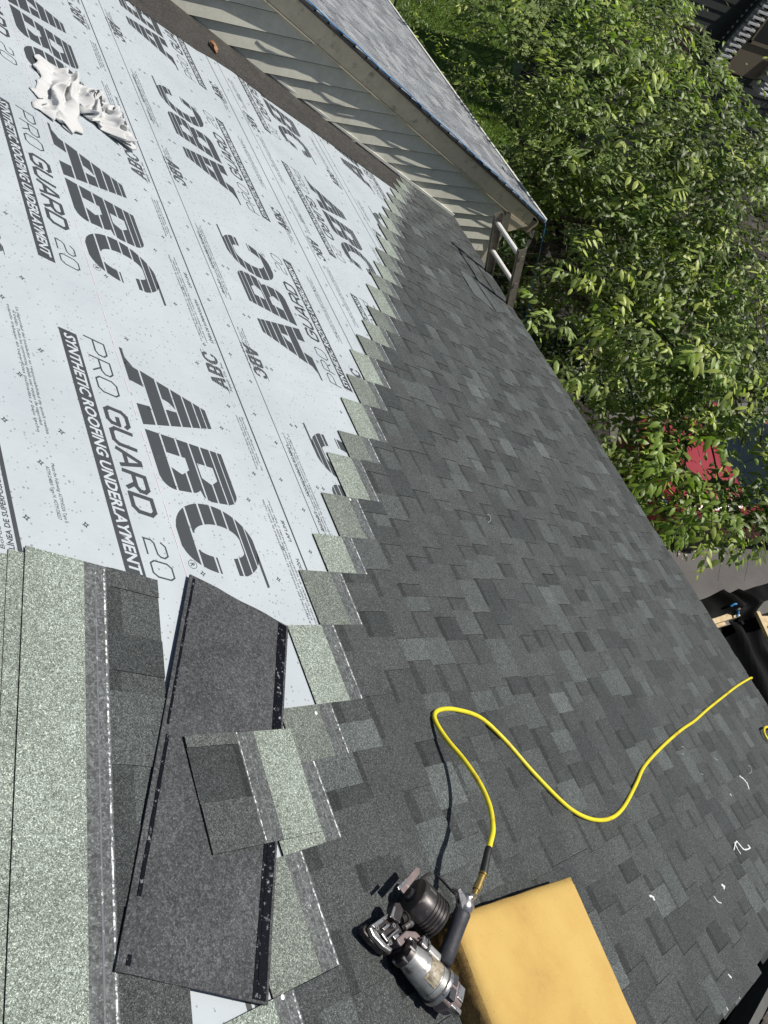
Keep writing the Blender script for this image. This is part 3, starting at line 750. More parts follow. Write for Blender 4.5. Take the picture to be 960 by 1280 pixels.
b = MB(); b.box((XC, SWALL-.045, .06), (XC+.10, SWALL+.1, ZF(XC+.05)-.0)); b.build('corner_board', plain('corner_paint', (.58, .56, .47), .5, noise_amt=.08, bmp=.05), house)
b = MB(); b.box((XC+.0, SWALL+.1, .05), (XC+.1, 13, ZF(XC)-.1)); b.build('wall', M['siding'], house)
# rake board with a stepped moulding, boxed end
YM = Matrix(((1, 0, 0, 0), (0, 0, -1, 0), (0, 1, 0, 0), (0, 0, 0, 1)))   # prism in the x-z plane, thickness along -y
def rake(d0, d1, y0, y1, x0, x1, mat, name, extra=None):
    poly = [(x0, ZF(x0)+d0), (x1, ZF(x1)+d0), (x1, ZF(x1)+d1), (x0, ZF(x0)+d1)]
    if extra: poly = extra
    b = MB(); b.prism(poly, -y1, -y0, M=YM); return b.build(name, mat, house)
rake(.008, .165, SWALL-.060, SWALL+.01, -.8, 0, M['fascia'], 'rake_board', [(-.8, ZF(-.8)+.012), (XC-.02, ZF(XC-.02)+.012), (XC+.06, ZF(XC+.06)-.015), (5.98, ZF(5.98)+.05), (5.98, ZF(5.98)+.165), (-.8, ZF(-.8)+.165)])
rake(-.002, .008, SWALL-.062, SWALL-.002, -.8, XC-.03, M['fascia'], 'rake_moulding')
rake(.165, .196, SWALL-.080, SWALL+.01, -.8, 6.12, M['fascia_dark'], 'rake_drip_edge')
# corner brackets under the eave return
b = MB(); b.prism([(XC+.10, ZF(XC+.1)-.16), (XC+.13, ZF(XC+.1)-.16), (XC+.33, ZF(XC+.33)+.03), (XC+.02, ZF(XC+.02)+.01)], -SWALL-.04, -SWALL+.07, M=YM); b.build('eave_return', M['fascia'], house)
b = MB(); b.box((XC+.1, SWALL+.02, ZF(5.98)+.0), (6.0, 13, ZF(5.98)+.03)); b.build('soffit', plain('soffit_brown', (.22, .10, .06), .6), house)
# gutter end
gp = [(5.985, ZF(5.985)+.10), (5.985, ZF(5.985)-.045), (6.02, ZF(5.985)-.065), (6.085, ZF(5.985)-.06), (6.10, ZF(5.985)-.01), (6.13, ZF(5.985)+.02), (6.13, ZF(5.985)+.065), (6.12, ZF(5.985)+.065)]
b = MB(); b.prism(gp, -SWALL+.018, -SWALL+.022, M=YM); 
for i in range(1, 7):
    (xa, za), (xb, zb2) = gp[i], gp[i+1]
    b.quad((xa, SWALL-.022, za), (xb, SWALL-.022, zb2), (xb, 13, zb2), (xa, 13, za))
    b.quad((xa, 13, za+.003), (xb, 13, zb2+.003), (xb, SWALL-.02, zb2+.003), (xa, SWALL-.02, za+.003))
b.quad((gp[0][0], 13, gp[0][1]), (gp[1][0], 13, gp[1][1]), (gp[1][0], SWALL-.02, gp[1][1]), (gp[0][0], SWALL-.02, gp[0][1]))
b.build('gutter', plain('gutter_tan', (.33, .27, .21), .45, noise_amt=.15), house)
b = MB(); b.box((6.13, SWALL-.02, ZF(5.985)+.10), (6.146, 13, ZF(5.985)+.108)); b.build('gutter_lip', M['white_metal'], house)
b = MB(); b.box((6.128, SWALL-.09, ZF(5.985)+.118), (6.150, 13, ZF(5.985)+.158)); b.build('eave_drip_edge', M['white_metal'], house)
# upper roof deck and its tabs
UR = Matrix.Translation((0, SWALL-.092, ZF(0)+.198)) @ Matrix.Rotation(PITCH, 4, 'Y')
b = MB(); b.box((-1.2, .01, -.02), (6.13/CP-.03, 7.5, .0)); b.build('upper_roof', plain('upper_roof_deck', (.1, .1, .1)), house, UR)
b = MB(); random.seed(5); k = 0
LG = [(.22, .235, .25), (.26, .275, .29), (.30, .315, .33), (.19, .20, .215), (.34, .35, .36), (.24, .25, .27)]
t = 6.13/CP-.005
while t > -1.2:
    s = 0.0
    while s < 7.5:
        wd = random.uniform(.08, .22); e = min(7.5, s+wd); z1 = random.choice([.010, .013]); c = random.choice(LG)
        b.quad((t-.16, s, .001), (t, s, z1), (t, e, z1), (t-.16, e, .001), 0, c); b.quad((t, s, 0), (t, e, 0), (t, e, z1), (t, s, z1), 0, dk(c, .5))
        if s == 0: b.quad((t-.16, s, -.012), (t, s, -.012), (t, s, z1), (t-.16, s, .001), 0, (.09, .09, .095))
        s = e
    t -= .143; k += 1
tag(b.build('upper_shingles', M['gran'], house, UR), kind='stuff')

# blue rope lying along the rake and hanging off the gutter corner
rp = [(378, -2), (400, 22), (430, 50), (455, 75), (480, 95), (510, 125), (540, 152), (565, 178), (600, 210), (640, 240), (672, 262)]
pts = [P3(x, y, Y=SWALL-.062) for x, y in rp]
pts2 = []
for i in range(len(pts)-1):
    for j in range(4): 
        q = pts[i].lerp(pts[i+1], j/4); zt = ZF(q.x)+.215; q = Vector((q.x, SWALL-.106-.01*math.sin(i*2.1+j*.7), zt+.004*math.sin(i*3+j))); pts2.append(q)
pts2.append(Vector((6.10, SWALL-.112, ZF(6.1)+.212)))
pts2.append(Vector((6.15, SWALL-.112, ZF(6.15)+.17)))
endp = P3(650, 432, Z=CAMZ-5.6)
for j in range(1, 9): pts2.append(pts2[len(pts2)-1] if False else Vector((6.15, SWALL-.112, ZF(6.15)+.17)).lerp(endp, j/8))
b = MB(); b.tube(pts2, .005, 6, caps=True); ro = b.build('rope', M['rope'], None, smooth='all'); tag(ro, 'blue rope lying along the gable edge and hanging from its corner', 'rope')

# ------------------------------------------------------------------ ladder leaning on the eave
lad = thing('ladder', 'weathered aluminium ladder leaning on the eave beside the gable corner', 'ladder', (6.3, 4.4, 0))
def lad_pt(u, y): # u: distance down the rails from the top
    a = math.radians(23.2); return Vector((4.675+u*math.sin(a), y, CAMZ-3.10-u*math.cos(a)))
up = (lad_pt(0, 0)-lad_pt(1, 0)).normalized(); nr_ = Vector((up.z, 0, -up.x))
LM = Matrix(((nr_.x, 0, up.x, lad_pt(0, 0).x), (0, 1, 0, 0), (nr_.z, 0, up.z, lad_pt(0, 0).z), (0, 0, 0, 1)))
LEN = 4.12
for y, sg in ((4.19, 1), (4.66, -1)):
    b = MB(); y0, y1 = (y-.004, y) if sg > 0 else (y, y+.004)
    b.box((-.042, y0, -LEN), (.042, y1, 0))
    for x in (-.042, .038): b.box((x, min(y0, y0+sg*.03), -LEN), (x+.004, max(y1, y0+sg*.03), -.003 if x < 0 else -.004))
    for i in range(13): # rung ends
        zc = -.10-i*.318; b.lathe([(0, .022), (.006, .022)], Matrix.Translation((0, y0-.006 if sg > 0 else y1+.0, zc)) @ Matrix.Rotation(math.pi/2, 4, 'Z'), 10)
    b.build('rail', M['alu'], lad, LM)
for i in range(13):
    zc = -.10-i*.318; b = MB(); b.prism([(-.018, -.012), (.018, -.012), (.018, .010), (.008, .016), (-.008, .016), (-.018, .010)], 4.19, 4.66, M=Matrix(((1, 0, 0, 0), (0, 0, 1, 0), (0, 1, 0, zc), (0, 0, 0, 1))))
    b.build('rung', M['alu_light'], lad, LM)

# ------------------------------------------------------------------ neighbouring lower roof at the near side
nb = thing('porch', 'brown shingled lower roof with grey edge board in the bottom right corner', 'porch', (2.9, -2.0, 0))
q1, q2 = P3(925, 1280, Z=CAMZ-3.0), P3(960, 1232, Z=CAMZ-3.0)
PM = Matrix.Translation((2.8, -.93, CAMZ-3.0)) @ Matrix.Rotation(math.atan2(q2.y-q1.y, q2.x-q1.x), 4, 'Z') @ Matrix.Rotation(math.radians(10), 4, 'Y')
b = MB(); b.box((-2.5, -.035, -.14), (3, 0, .0)); b.build('edge_board', plain('grey_board', (.09, .092, .085), .7, noise_amt=.2, nscale=30), nb, PM)
b = MB(); random.seed(9); x = 3.0
while x > -2.5:
    s = -.0
    while s > -2.2:
        e = s-random.uniform(.1, .22); c = random.choice([(.085, .068, .062), (.105, .085, .077), (.07, .058, .054), (.12, .10, .09)]); z1 = random.choice([.012, .015])
        b.quad((x-.15, e-.037, .002), (x, e-.037, z1), (x, s-.037, z1), (x-.15, s-.037, .002), 0, c); b.quad((x, e-.037, 0), (x, s-.037, 0), (x, s-.037, z1), (x, e-.037, z1), 0, dk(c, .5)); s = e
    x -= .143
tag(b.build('brown_shingles', M['gran'], nb, PM), kind='stuff')
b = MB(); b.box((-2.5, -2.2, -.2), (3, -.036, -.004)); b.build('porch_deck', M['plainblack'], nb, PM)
b = MB(); b.box((.4, -3.0, .0), (5.7, -1.02, CAMZ-3.6)); b.build('porch_wall', M['darkwall'], nb)  # porch deck and walls dark, painting in the deep shade of the gap
b = MB(); b.box((-1.3, RAKE+.2, .0), (4.6, RAKE+.3, CAMZ-3.35)); b.build('near_wall', M['darkwall'], house)  # same painted gap shade on the house side
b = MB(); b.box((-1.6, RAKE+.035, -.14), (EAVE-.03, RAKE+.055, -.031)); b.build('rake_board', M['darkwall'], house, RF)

# ------------------------------------------------------------------ foam pad
def rounded_block(name, quad, h0, h1, mat, r=.012, nx=30, ny=30, amp=.002):
    # quad: 4 roof-plane corners (t,s) in order; top face gently uneven, edges rounded
    b = MB(); A, B_, C, D = [Vector((q[0], q[1])) for q in quad]
    top = {}
    def P(u, v): return A.lerp(B_, u).lerp(D.lerp(C, u), v)
    for i in range(nx+1):
        for j in range(ny+1):
            u, v = i/nx, j/ny; p = P(u, v); d = min(u*(B_-A).length, (1-u)*(B_-A).length, v*(D-A).length, (1-v)*(D-A).length)
            hh = h1-(r-math.sqrt(max(0, r*r-max(0, r-d)**2)) if d < r else 0)+amp*noise.noise(Vector((p.x*9, p.y*9, 3)))+amp*.5*noise.noise(Vector((p.x*40, p.y*40, 7)))
            b.v.append((p.x, p.y, hh))
    ix = lambda i, j: i*(ny+1)+j
    for i in range(nx):
        for j in range(ny): b.face([ix(i, j), ix(i, j+1), ix(i+1, j+1), ix(i+1, j)])
    ring = [(i, 0) for i in range(nx)]+[(nx, j) for j in range(ny)]+[(i, ny) for i in range(nx, 0, -1)]+[(0, j) for j in range(ny, 0, -1)]
    prev = [ix(*q) for q in ring]; NS = 5; cen = P(.5, .5)
    for k in range(1, NS+1):
        row = []
        for (i, j) in ring:
            p = b.v[ix(i, j)]; f = k/NS; d = (Vector((p[0], p[1]))-cen).normalized()
            o = .004*noise.noise(Vector((p[0]*14, p[1]*14, f*3)))+(.003 if 0 < f < 1 else 0)
            b.v.append((p[0]+d.x*o-.012*f, p[1]+d.y*o, h0+(p[2]-h0)*(1-f))); row.append(len(b.v)-1)
        m_ = len(ring)
        for q in range(m_): b.face([prev[q], row[q], row[(q+1) % m_], prev[(q+1) % m_]][::-1])
        prev = row
    return b.build(name, mat, None, RF, smooth='all')
pad = rounded_block('foam_pad', [(1.703, -.064), (2.334, -.120), (2.30, -.80), (1.690, -.76)], .019, .105, M['foam'])
tag(pad, 'thick yellow foam pad lying on the dark shingles under the nail gun handle', 'foam pad')

# ------------------------------------------------------------------ hose
def bez(pts, per=6):
    out = []; P = [pts[0]]+pts+[pts[-1]]
    for i in range(1, len(P)-2):
        for j in range(per):
            t = j/per; a, b_, c, d = P[i-1], P[i], P[i+1], P[i+2]
            out.append(.5*((2*b_)+(c-a)*t+(2*a-5*b_+4*c-d)*t*t+(3*b_-a-3*c+d)*t**3))
    out.append(pts[-1]); return out
def RP(px, py, h): t, s = roofpt(px, py, h); return W(t, s, h)
hp = [(604, 1092, .158), (609, 1068, .168), (613, 1052, .172), (616, 1035, .168), (612, 1008, .150), (600, 980, .122), (580, 950, .088), (560, 926, .060), (546, 905, .040), (543, 893, .031), (551, 887, .027),
      (570, 887, .027), (600, 897, .027), (630, 924, .027), (665, 964, .027), (700, 1000, .027), (722, 1017, .027), (745, 1025, .027), (765, 1022, .027), (780, 1008, .027), (795, 980, .027), (806, 957, .027), (830, 931, .027), (852, 912, .027), (868, 901, .027), (885, 886, .027), (905, 870, .027), (922, 857, .027), (937, 848, .03), ]
hpts = bez([RP(*q) for q in hp])
last = hpts[-1]; hpts += [last+Vector((.03, .0, -.005)), last+Vector((.05, -.01, -.05)), last+Vector((.06, -.02, -.3)), last+Vector((.05, -.05, -3.0))]
hose = thing('air_hose', 'yellow air hose running from the nail gun across the shingles and over the eave', 'hose', tuple(W(2.2, .4, 0)))
HR = .0078
b = MB(); b.tube(hpts[8:], HR, 12); b.build('hose_tube', M['hose'], hose, smooth='all')
b = MB(); pp = hpts[0:10]; b.tube(pp, [.0105]+[.0105]*3+[.0098]*5+[.0092], 12); b.build('strain_relief', M['rubber'], hose, smooth='all')
# short loop of the same kind of hose at the right edge
h2 = bez([RP(*q) for q in [(990, 955, .027), (972, 940, .027), (960, 925, .04), (955, 915, .045), (957, 909, .05), (966, 910, .05), (990, 918, .03)]])
b = MB(); b.tube(h2, HR, 10); o = b.build('air_hose', M['hose'], None, smooth='all'); tag(o, 'short bend of yellow hose just entering at the right edge of the roof', 'hose')

# ------------------------------------------------------------------ nail gun, lying on its side
gun = thing('nail_gun', 'worn coil roofing nail gun with silver body and black grip lying on its side', 'nail gun', tuple(W(1.6, -.1, .02)))
# gun frame: x along the body (nose to cap), y along the handle side, z off the roof
def gun_frame(px, py, h, ax, ay):
    t, s = roofpt(px, py, h); X = Vector((ax, ay, 0)).normalized(); Y = Vector((-X.y, X.x, 0))
    return RF @ Matrix(((X.x, Y.x, 0, t), (X.y, Y.y, 0, s), (0, 0, 1, h), (0, 0, 0, 1)))
def gdir(p, q, h):
    a, c = roofpt(*p, h), roofpt(*q, h); return (c[0]-a[0], c[1]-a[1]), math.hypot(c[0]-a[0], c[1]-a[1])
hb = .066
d, Lb = gdir((507, 1192), (570, 1255), hb)
GB = gun_frame(507, 1192, hb, *d)
k = Lb/.20
prof = [(0, .026), (.008*k, .030), (.05*k, .036), (.10*k, .0405), (.101*k, .0418), (.104*k, .0418), (.105*k, .041), (.118*k, .041)]
b = MB(); b.lathe(prof, GB, 28, 0, sq=1.0); b.build('body', M['cast'], gun, smooth=True)
b = MB(); b.lathe([(.055*k, .0372), (.098*k, .0412)], GB @ Matrix.Rotation(math.radians(35), 4, 'X'), 28, 0, caps=False)
nb_ = []   # keep only the upper part of the band as a sticker
b2 = MB()
for j in range(9):
    a0, a1 = math.radians(28+j*13), math.radians(28+(j+1)*13)
    b2.quad(*[GB @ Vector((x, r*math.cos(a), r*math.sin(a))) for x, r, a in ((.058*k, .0375, a0), (.098*k, .0415, a0), (.098*k, .0415, a1), (.058*k, .0375, a1))])
b2.build('label', M['label'], gun, smooth='all')
# ring and end cap
b = MB(); b.lathe([(.118*k, .041), (.120*k, .0465), (.126*k, .0475), (.132*k, .0465), (.134*k, .040)], GB, 28); b.build('ring', M['castsh'], gun, smooth=True)
def rbox(M_, x0, x1, y0, y1, z0, z1, name, mat, bev=.004, taper=None):
    b = MB(); b.box((x0, y0, z0), (x1, y1, z1), M=M_); return b.build(name, mat, gun, bevel=bev, seg=3, smooth=False)
b = MB()
pr = [(.134*k, -.036, .036), (.16*k, -.038, .037), (.186*k, -.032, .032), (.197*k, -.024, .025)]
rings = []
for x, lo2, hi2 in pr:
    zt = hi2*1.0; ring = []
    for u, v in ((lo2, -.55), (lo2, .55), (lo2*.6, .95), (hi2*.6, .95), (hi2, .55), (hi2, -.55), (hi2*.6, -.9), (lo2*.6, -.9)): ring.append(GB @ Vector((x, u, v*zt)))
    rings.append(b.verts(ring))
for i in range(len(rings)-1):
    for j in range(8): q = (j+1) % 8; b.face([rings[i]+j, rings[i+1]+j, rings[i+1]+q, rings[i]+q])
b.face([rings[0]+j for j in range(8)]); b.face([rings[-1]+7-j for j in range(8)])
b.build('end_cap', M['reddish'], gun, bevel=.003, seg=2)
rbox(GB, .137*k, .158*k, -.032, -.003, .026, .0375, 'cap_panel', M['grip'], .002)
rbox(GB, .137*k, .158*k, .004, .030, .026, .0372, 'cap_panel', M['grip'], .002)
rbox(GB, .164*k, .188*k, -.016, .020, .026, .0362, 'cap_plate', M['castsh'], .003)
rbox(GB, .160*k, .200*k, -.036, -.022, .004, .026, 'exhaust_lip', M['castsh'], .004)
# front clamp around the body
b = MB(); b.lathe([(-.012, .024), (-.01, .032), (.002, .033), (.004, .027)], GB, 20); b.build('front_flange', M['gunmetal'], gun, smooth=True)
for a in (40, 95, 150, 215):
    b = MB(); b.lathe([(-.016, .004), (.004, .004)], GB @ Matrix.Rotation(math.radians(a), 4, 'X') @ Matrix.Translation((0, .029, 0)), 8); b.build('bolt', M['castsh'], gun)
# saddle that joins body and handle
rbox(GB, .052*k, .100*k, .032, .056, -.012, .022, 'handle_saddle', M['cast'], .006)
rbox(GB, .030*k, .062*k, .040, .068, -.006, .014, 'trigger_housing', M['castsh'], .005)
tp = [GB @ Vector((.020*k+.018*math.sin(i*.35), .050+.006*i, .010)) for i in range(7)]
b = MB(); b.tube(tp, .0022, 8); b.build('trigger', M['rubber'], gun, smooth='all')
# handle
d2, Lh = gdir((557, 1196), (578, 1141), .115)
hA, hB_ = RP(557, 1198, .082), RP(579, 1138, .138)
ax = (hB_-hA); Lh = ax.length; X = ax.normalized(); Zr = (RF.to_3x3() @ Vector((0, 0, 1))); Y = Zr.cross(X).normalized(); Z = X.cross(Y)
GH = Matrix(((X.x, Y.x, Z.x, hA.x), (X.y, Y.y, Z.y, hA.y), (X.z, Y.z, Z.z, hA.z), (0, 0, 0, 1)))
b = MB(); b.lathe([(-.012, .016), (-.004, .0205), (.02, .0215), (Lh*.4, .0205), (Lh*.75, .0215), (Lh-.006, .0225), (Lh, .0205)], GH, 24, sq=.88); b.build('grip', M['grip'], gun, smooth='all')
for j in range(0):   # ribs moulded in the grip
    b = MB(); x = .03+j*(Lh-.05)/9; b.lathe([(x, .0213), (x+.003, .0222), (x+.006, .0213)], GH, 24, sq=.88, caps=False); b.build('grip_rib', M['grip'], gun, smooth='all')
b = MB(); b.lathe([(Lh, .0205), (Lh+.004, .0235), (Lh+.018, .0235), (Lh+.026, .017), (Lh+.034, .015)], GH, 18, sq=.9); b.build('handle_end', M['castsh'], gun, smooth=True)
# triangular bracket at the handle end
Rz = Matrix.Identity(4)
for y0 in (-.004, .010):
    tri = [(Lh-.002, .020), (Lh+.030, .052), (Lh+.036, .046), (Lh+.024, .014)]
    b = MB(); b.prism(tri, .004+y0, .009+y0, M=GH); b.build('hanger_bracket', M['castsh'], gun, bevel=.001)
b = MB(); b.tube([GH @ Vector((Lh+.03, .05, -.004)), GH @ Vector((Lh+.03, .05, .022))], .004, 8); b.build('bolt', M['castsh'], gun)
# brass fitting to the hose
fA, fB = RP(592, 1120, .145), RP(604, 1092, .158)
b = MB(); ax = fB-fA; n_ = 8
b.tube([fA, fA+ax*.25, fA+ax*.26, fA+ax*.55, fA+ax*.56, fA+ax*.9, fA+ax*.92, fB], [.0075, .0075, .0105, .0105, .009, .009, .0115, .0115], 12); b.build('air_fitting', M['brass'], gun, smooth=True)
hAe = GH @ Vector((Lh+.03, 0, 0)); b = MB(); b.tube([hAe, hAe.lerp(fA, .5), fA], [.012, .009, .0085], 12); b.build('inlet', M['castsh'], gun, smooth='all')
# drum magazine (round canister, its axis along the body)
dh = .075
dA, dB = RP(508, 1120, dh), RP(556, 1137, dh)
t0_, s0_ = roofpt(507, 1130, dh); 
X = (GB.to_3x3() @ Vector((1, 0, 0))).normalized(); 
def frame_at(o_, X): 
    Y = Zr.cross(X).normalized(); Z = X.cross(Y); return Matrix(((X.x, Y.x, Z.x, o_.x), (X.y, Y.y, Z.y, o_.y), (X.z, Y.z, Z.z, o_.z), (0, 0, 0, 1)))
GD = frame_at(RP(513, 1119, dh), X)
R_ = .052; LD = .090
dprof = [(0, R_*.55), (.003, R_*.93), (.010, R_), (.040, R_)]
x = .040
for j in range(5): dprof += [(x, R_), (x+.0015, R_*.955), (x+.0045, R_*.955), (x+.006, R_)]; x += .0095
dprof += [(LD, R_*.97), (LD+.006, R_*.8)]
b = MB(); b.lathe(dprof, GD, 36); b.build('magazine_drum', M['gunmetal'], gun, smooth=True)
b = MB(); b.lathe([(-.010, .012), (-.006, .016), (0, .018), (.002, .02)], GD, 16); b.build('drum_hub', M['gunmetal'], gun, smooth=True)
b = MB()
for a in (62, 66):
    b.box((.012, -.0015, R_-.001), (.036, .0015, R_+.0012), M=GD @ Matrix.Rotation(math.radians(a-62-14), 4, 'X'))
b.build('drum_mark', M['castsh'], gun)
# folding magazine door / foot plate sticking out at the upper left
for (pts_, h_, th_, mt_, nm_) in [
    ([(499, 1109), (520, 1084), (525, 1085), (525, 1092), (505, 1117)], .085, .006, 'reddish', 'magazine_door'),
    ([(497, 1108), (508, 1097), (509, 1102), (499, 1113)], .10, .004, 'castsh', 'door_latch'),
    ([(510, 1112), (538, 1089), (541, 1092), (514, 1117)], .075, .02, 'gunmetal', 'door_hinge')]:
    pl = [roofpt(x, y, h_) for x, y in pts_]; b = MB(); b.prism(pl, h_-th_, h_); b.build(nm_, M[mt_], gun, RF, bevel=.0015)
# nose: contact foot, driver guide, feeder box and its little parts
def pix_prism(pts_, h_, th_, mt_, nm_, bev=.0015):
    pl = [roofpt(x, y, h_) for x, y in pts_]; b = MB(); b.prism(pl, h_-th_, h_); return b.build(nm_, M[mt_], gun, RF, bevel=bev)
pix_prism([(454, 1159), (458, 1155), (464, 1158), (470, 1172), (482, 1184), (491, 1189), (488, 1193), (478, 1189), (465, 1177), (455, 1165)], .052, .018, 'gunmetal', 'contact_foot', .003)
pix_prism([(462, 1159), (466, 1157), (472, 1167), (485, 1181), (492, 1186), (489, 1190), (480, 1184), (467, 1170)], .066, .014, 'castsh', 'driver_guide', .003)
pix_prism([(465, 1158), (487, 1142), (496, 1152), (503, 1164), (492, 1180), (487, 1183), (475, 1172)], .058, .034, 'gunmetal', 'feeder_box', .002)
pix_prism([(465, 1156), (485, 1142), (488, 1145), (469, 1160)], .070, .012, 'castsh', 'feeder_rim', .001)
pix_prism([(488, 1144), (494, 1128), (500, 1128), (505, 1138), (500, 1153), (494, 1150)], .078, .02, 'gunmetal', 'feeder_arm', .002)
pix_prism([(488, 1146), (493, 1132), (495, 1134), (492, 1148)], .080, .004, 'castsh', 'feeder_arm', .001)
pix_prism([(477, 1167), (479, 1165), (489, 1178), (487, 1181)], .067, .006, 'castsh', 'feeder_pawl', .001)
pix_prism([(484, 1172), (498, 1160), (499, 1162), (486, 1174)], .069, .004, 'castsh', 'feeder_pawl', .001)
pix_prism([(478, 1160), (486, 1154), (488, 1157), (481, 1163)], .066, .006, 'castsh', 'feeder_pawl', .001)
pix_prism([(491, 1170), (497, 1166), (500, 1170), (495, 1175)], .066, .006, 'castsh', 'feeder_pawl', .001)
for (x, y) in ((497.5, 1151), (487.5, 1178.5), (471, 1160), (492, 1157)):
    t, s = roofpt(x, y, .07); b = MB(); b.lathe([(-.012, .0052), (.002, .0052), (.002, .0028), (-.001, .0028)], RF @ Matrix.Translation((t, s, .070)) @ Matrix.Rotation(-math.pi/2, 4, 'Y'), 12); b.build('bolt', M['castsh'], gun)
pA = RP(497, 1140, .064); GP_ = frame_at(pA, X)
GQ = frame_at(RP(500, 1163, .06), (RP(527, 1132, .06)-RP(500, 1163, .06)).normalized())
b = MB(); b.lathe([(0, .010), (.014, .010), (.015, .014), (.024, .014), (.025, .009), (.040, .009), (.041, .015), (.052, .015), (.053, .010), (.066, .010)], frame_at(RP(501, 1150, .066), (RP(524, 1131, .066)-RP(501, 1150, .066)).normalized()), 18); b.build('feed_cylinder', M['gunmetal'], gun, smooth=True)
b = MB(); b.lathe([(0, .007), (.018, .007), (.019, .010), (.03, .010), (.031, .006), (.046, .006)], frame_at(RP(505, 1160, .064), (RP(526, 1143, .064)-RP(505, 1160, .064)).normalized()), 16); b.build('feed_piston', M['castsh'], gun, smooth=True)
pix_prism([(500, 1181), (496, 1174), (508, 1163), (520, 1164), (526, 1170), (524, 1177), (518, 1172), (512, 1172), (502, 1183)], .072, .03, 'reddish', 'clamp', .003)
pix_prism([(500, 1184), (512, 1172), (519, 1176), (512, 1186), (504, 1196)], .064, .05, 'gunmetal', 'neck', .003)
b = MB(); b.tube(bez([RP(531, 1168, .075), RP(535, 1173, .085), RP(536, 1181, .082), RP(532, 1188, .07)]), .0016, 6); b.build('trigger_wire', M['rubber'], gun, smooth='all')
b = MB(); b.tube(bez([RP(545, 1093, .085), RP(556, 1104, .10), RP(565, 1114, .12), RP(575, 1122, .135)]), .003, 6); b.build('magazine_strut', M['rubber'], gun, smooth='all')

# ------------------------------------------------------------------ crumpled white shirt
def rag():
    b = MB(); ca, sa = math.cos(math.radians(-14)), math.sin(math.radians(-14))
    for x, y, z in CLOTH_PTS:
        t = (y+.02)*1.12; s_ = -(x-.25)*.84
        b.v.append((1.525+t*ca-s_*sa, 3.275+t*sa+s_*ca, .003+z*.8))
    for (i, j), a in CLOTH_IDX.items():
        if (i+1, j) in CLOTH_IDX and (i, j+1) in CLOTH_IDX and (i+1, j+1) in CLOTH_IDX:
            pr = 5 <= i <= 16 and 24 <= j <= 30 and (i*7+j*5) % 4 != 0 and j % 3 != 0
            b.face([a, CLOTH_IDX[(i+1, j)], CLOTH_IDX[(i+1, j+1)], CLOTH_IDX[(i, j+1)]], 1 if pr else 0, (.60, .605, .60))
    mt, nn, l, bs = newmat('white_cotton'); a = N(nn, 'ShaderNodeAttribute', attribute_name='tint').outputs['Color']
    t = tex(nn, l, 'Noise', 14, pos(nn), Detail=6.0)
    l.new(mix(nn, l, ramp(nn, l, t.outputs[0], [(.55, 0.0), (.8, .5)]), a, (.55, .54, .48)), bs.inputs['Base Color']); bs.inputs['Roughness'].default_value = .95; bs.inputs['Specular IOR Level'].default_value = .1
    o = b.build('shirt', [mt, M['ink']], None, RF, smooth='all'); tag(o, 'crumpled white shirt lying on the printed white underlayment', 'shirt')
    sb = o.modifiers.new('s', 'SUBSURF'); sb.levels = 1; sb.render_levels = 1
    so_ = o.modifiers.new('t', 'SOLIDIFY'); so_.thickness = .0015; so_.offset = 0
rag()

# ------------------------------------------------------------------ dry leaf and bits of caulk
def leaf_dry():
    c = Vector(roofpt(267, 59, .02)); b = MB(); tip = Vector(roofpt(262, 50, .02)); end = Vector(roofpt(271, 66, .02)); ax = (end-tip); L = ax.length; ax.normalize(); nr2 = Vector((-ax.y, ax.x))
    prof = [(0, .002), (.15, .010), (.3, .018), (.4, .03), (.55, .034), (.7, .022), (.85, .018), (.93, .008), (1, .001)]
    rows = []
    for u, w_ in prof:
        row = []
        for v in (-1, -.5, 0, .5, 1):
            p = tip+ax*(u*L)+nr2*(v*w_*(1+.2*math.sin(u*20+v*3))); row.append(len(b.v)); b.v.append((p.x, p.y, .009+.014*abs(v)+.010*math.sin(u*7)*v+.008*math.sin(u*3)))
        rows.append(row)
    for i in range(len(rows)-1):
        for j in range(4): b.face([rows[i][j], rows[i+1][j], rows[i+1][j+1], rows[i][j+1]])
    o = b.build('dry_leaf', M['dryleaf'], None, RF, smooth='all'); o.modifiers.new('s', 'SOLIDIFY').thickness = .0012
    tag(o, 'curled orange dry leaf lying on the dark membrane beside the wall', 'leaf')
leaf_dry()
def squiggle(pts_, r, label, name='caulk_scrap'):
    P_ = bez([RP(x, y, .022) for x, y in pts_], 5); b = MB(); rr = [r*(.6+.6*random.random()) for _ in P_]; rr[0] *= .4; rr[-1] *= .4
    b.tube(P_, rr, 7); o = b.build(name, M['whitebit'], None, smooth='all'); tag(o, label, 'scrap', 'white scraps on the dark shingles')
squiggle([(917, 1063), (920, 1052), (924, 1056), (930, 1062), (937, 1060), (934, 1056)], .0045, 'white hook shaped caulk scrap near the right edge of the roof')
squiggle([(917, 1052), (922, 1062), (926, 1068)], .003, 'thin white caulk strand below the hook shaped scrap')
squiggle([(924, 970), (929, 974), (933, 979), (936, 987)], .005, 'ragged white scrap nearest the eave, above the hook shaped one')
squiggle([(811, 1120), (815, 1121), (817, 1126)], .006, 'small white blob of caulk to the right of the foam pad')
squiggle([(901, 1106), (905, 1108), (904, 1111)], .005, 'small round white scrap under the hook shaped one')
squiggle([(892, 1120), (897, 1127), (902, 1129)], .003, 'short thin white strand below the small round scrap')
squiggle([(909, 1217), (914, 1223)], .004, 'white sliver close to the bottom right edge of the shingles')
squiggle([(912, 992), (914, 995)], .004, 'tiny white speck left of the ragged scrap')
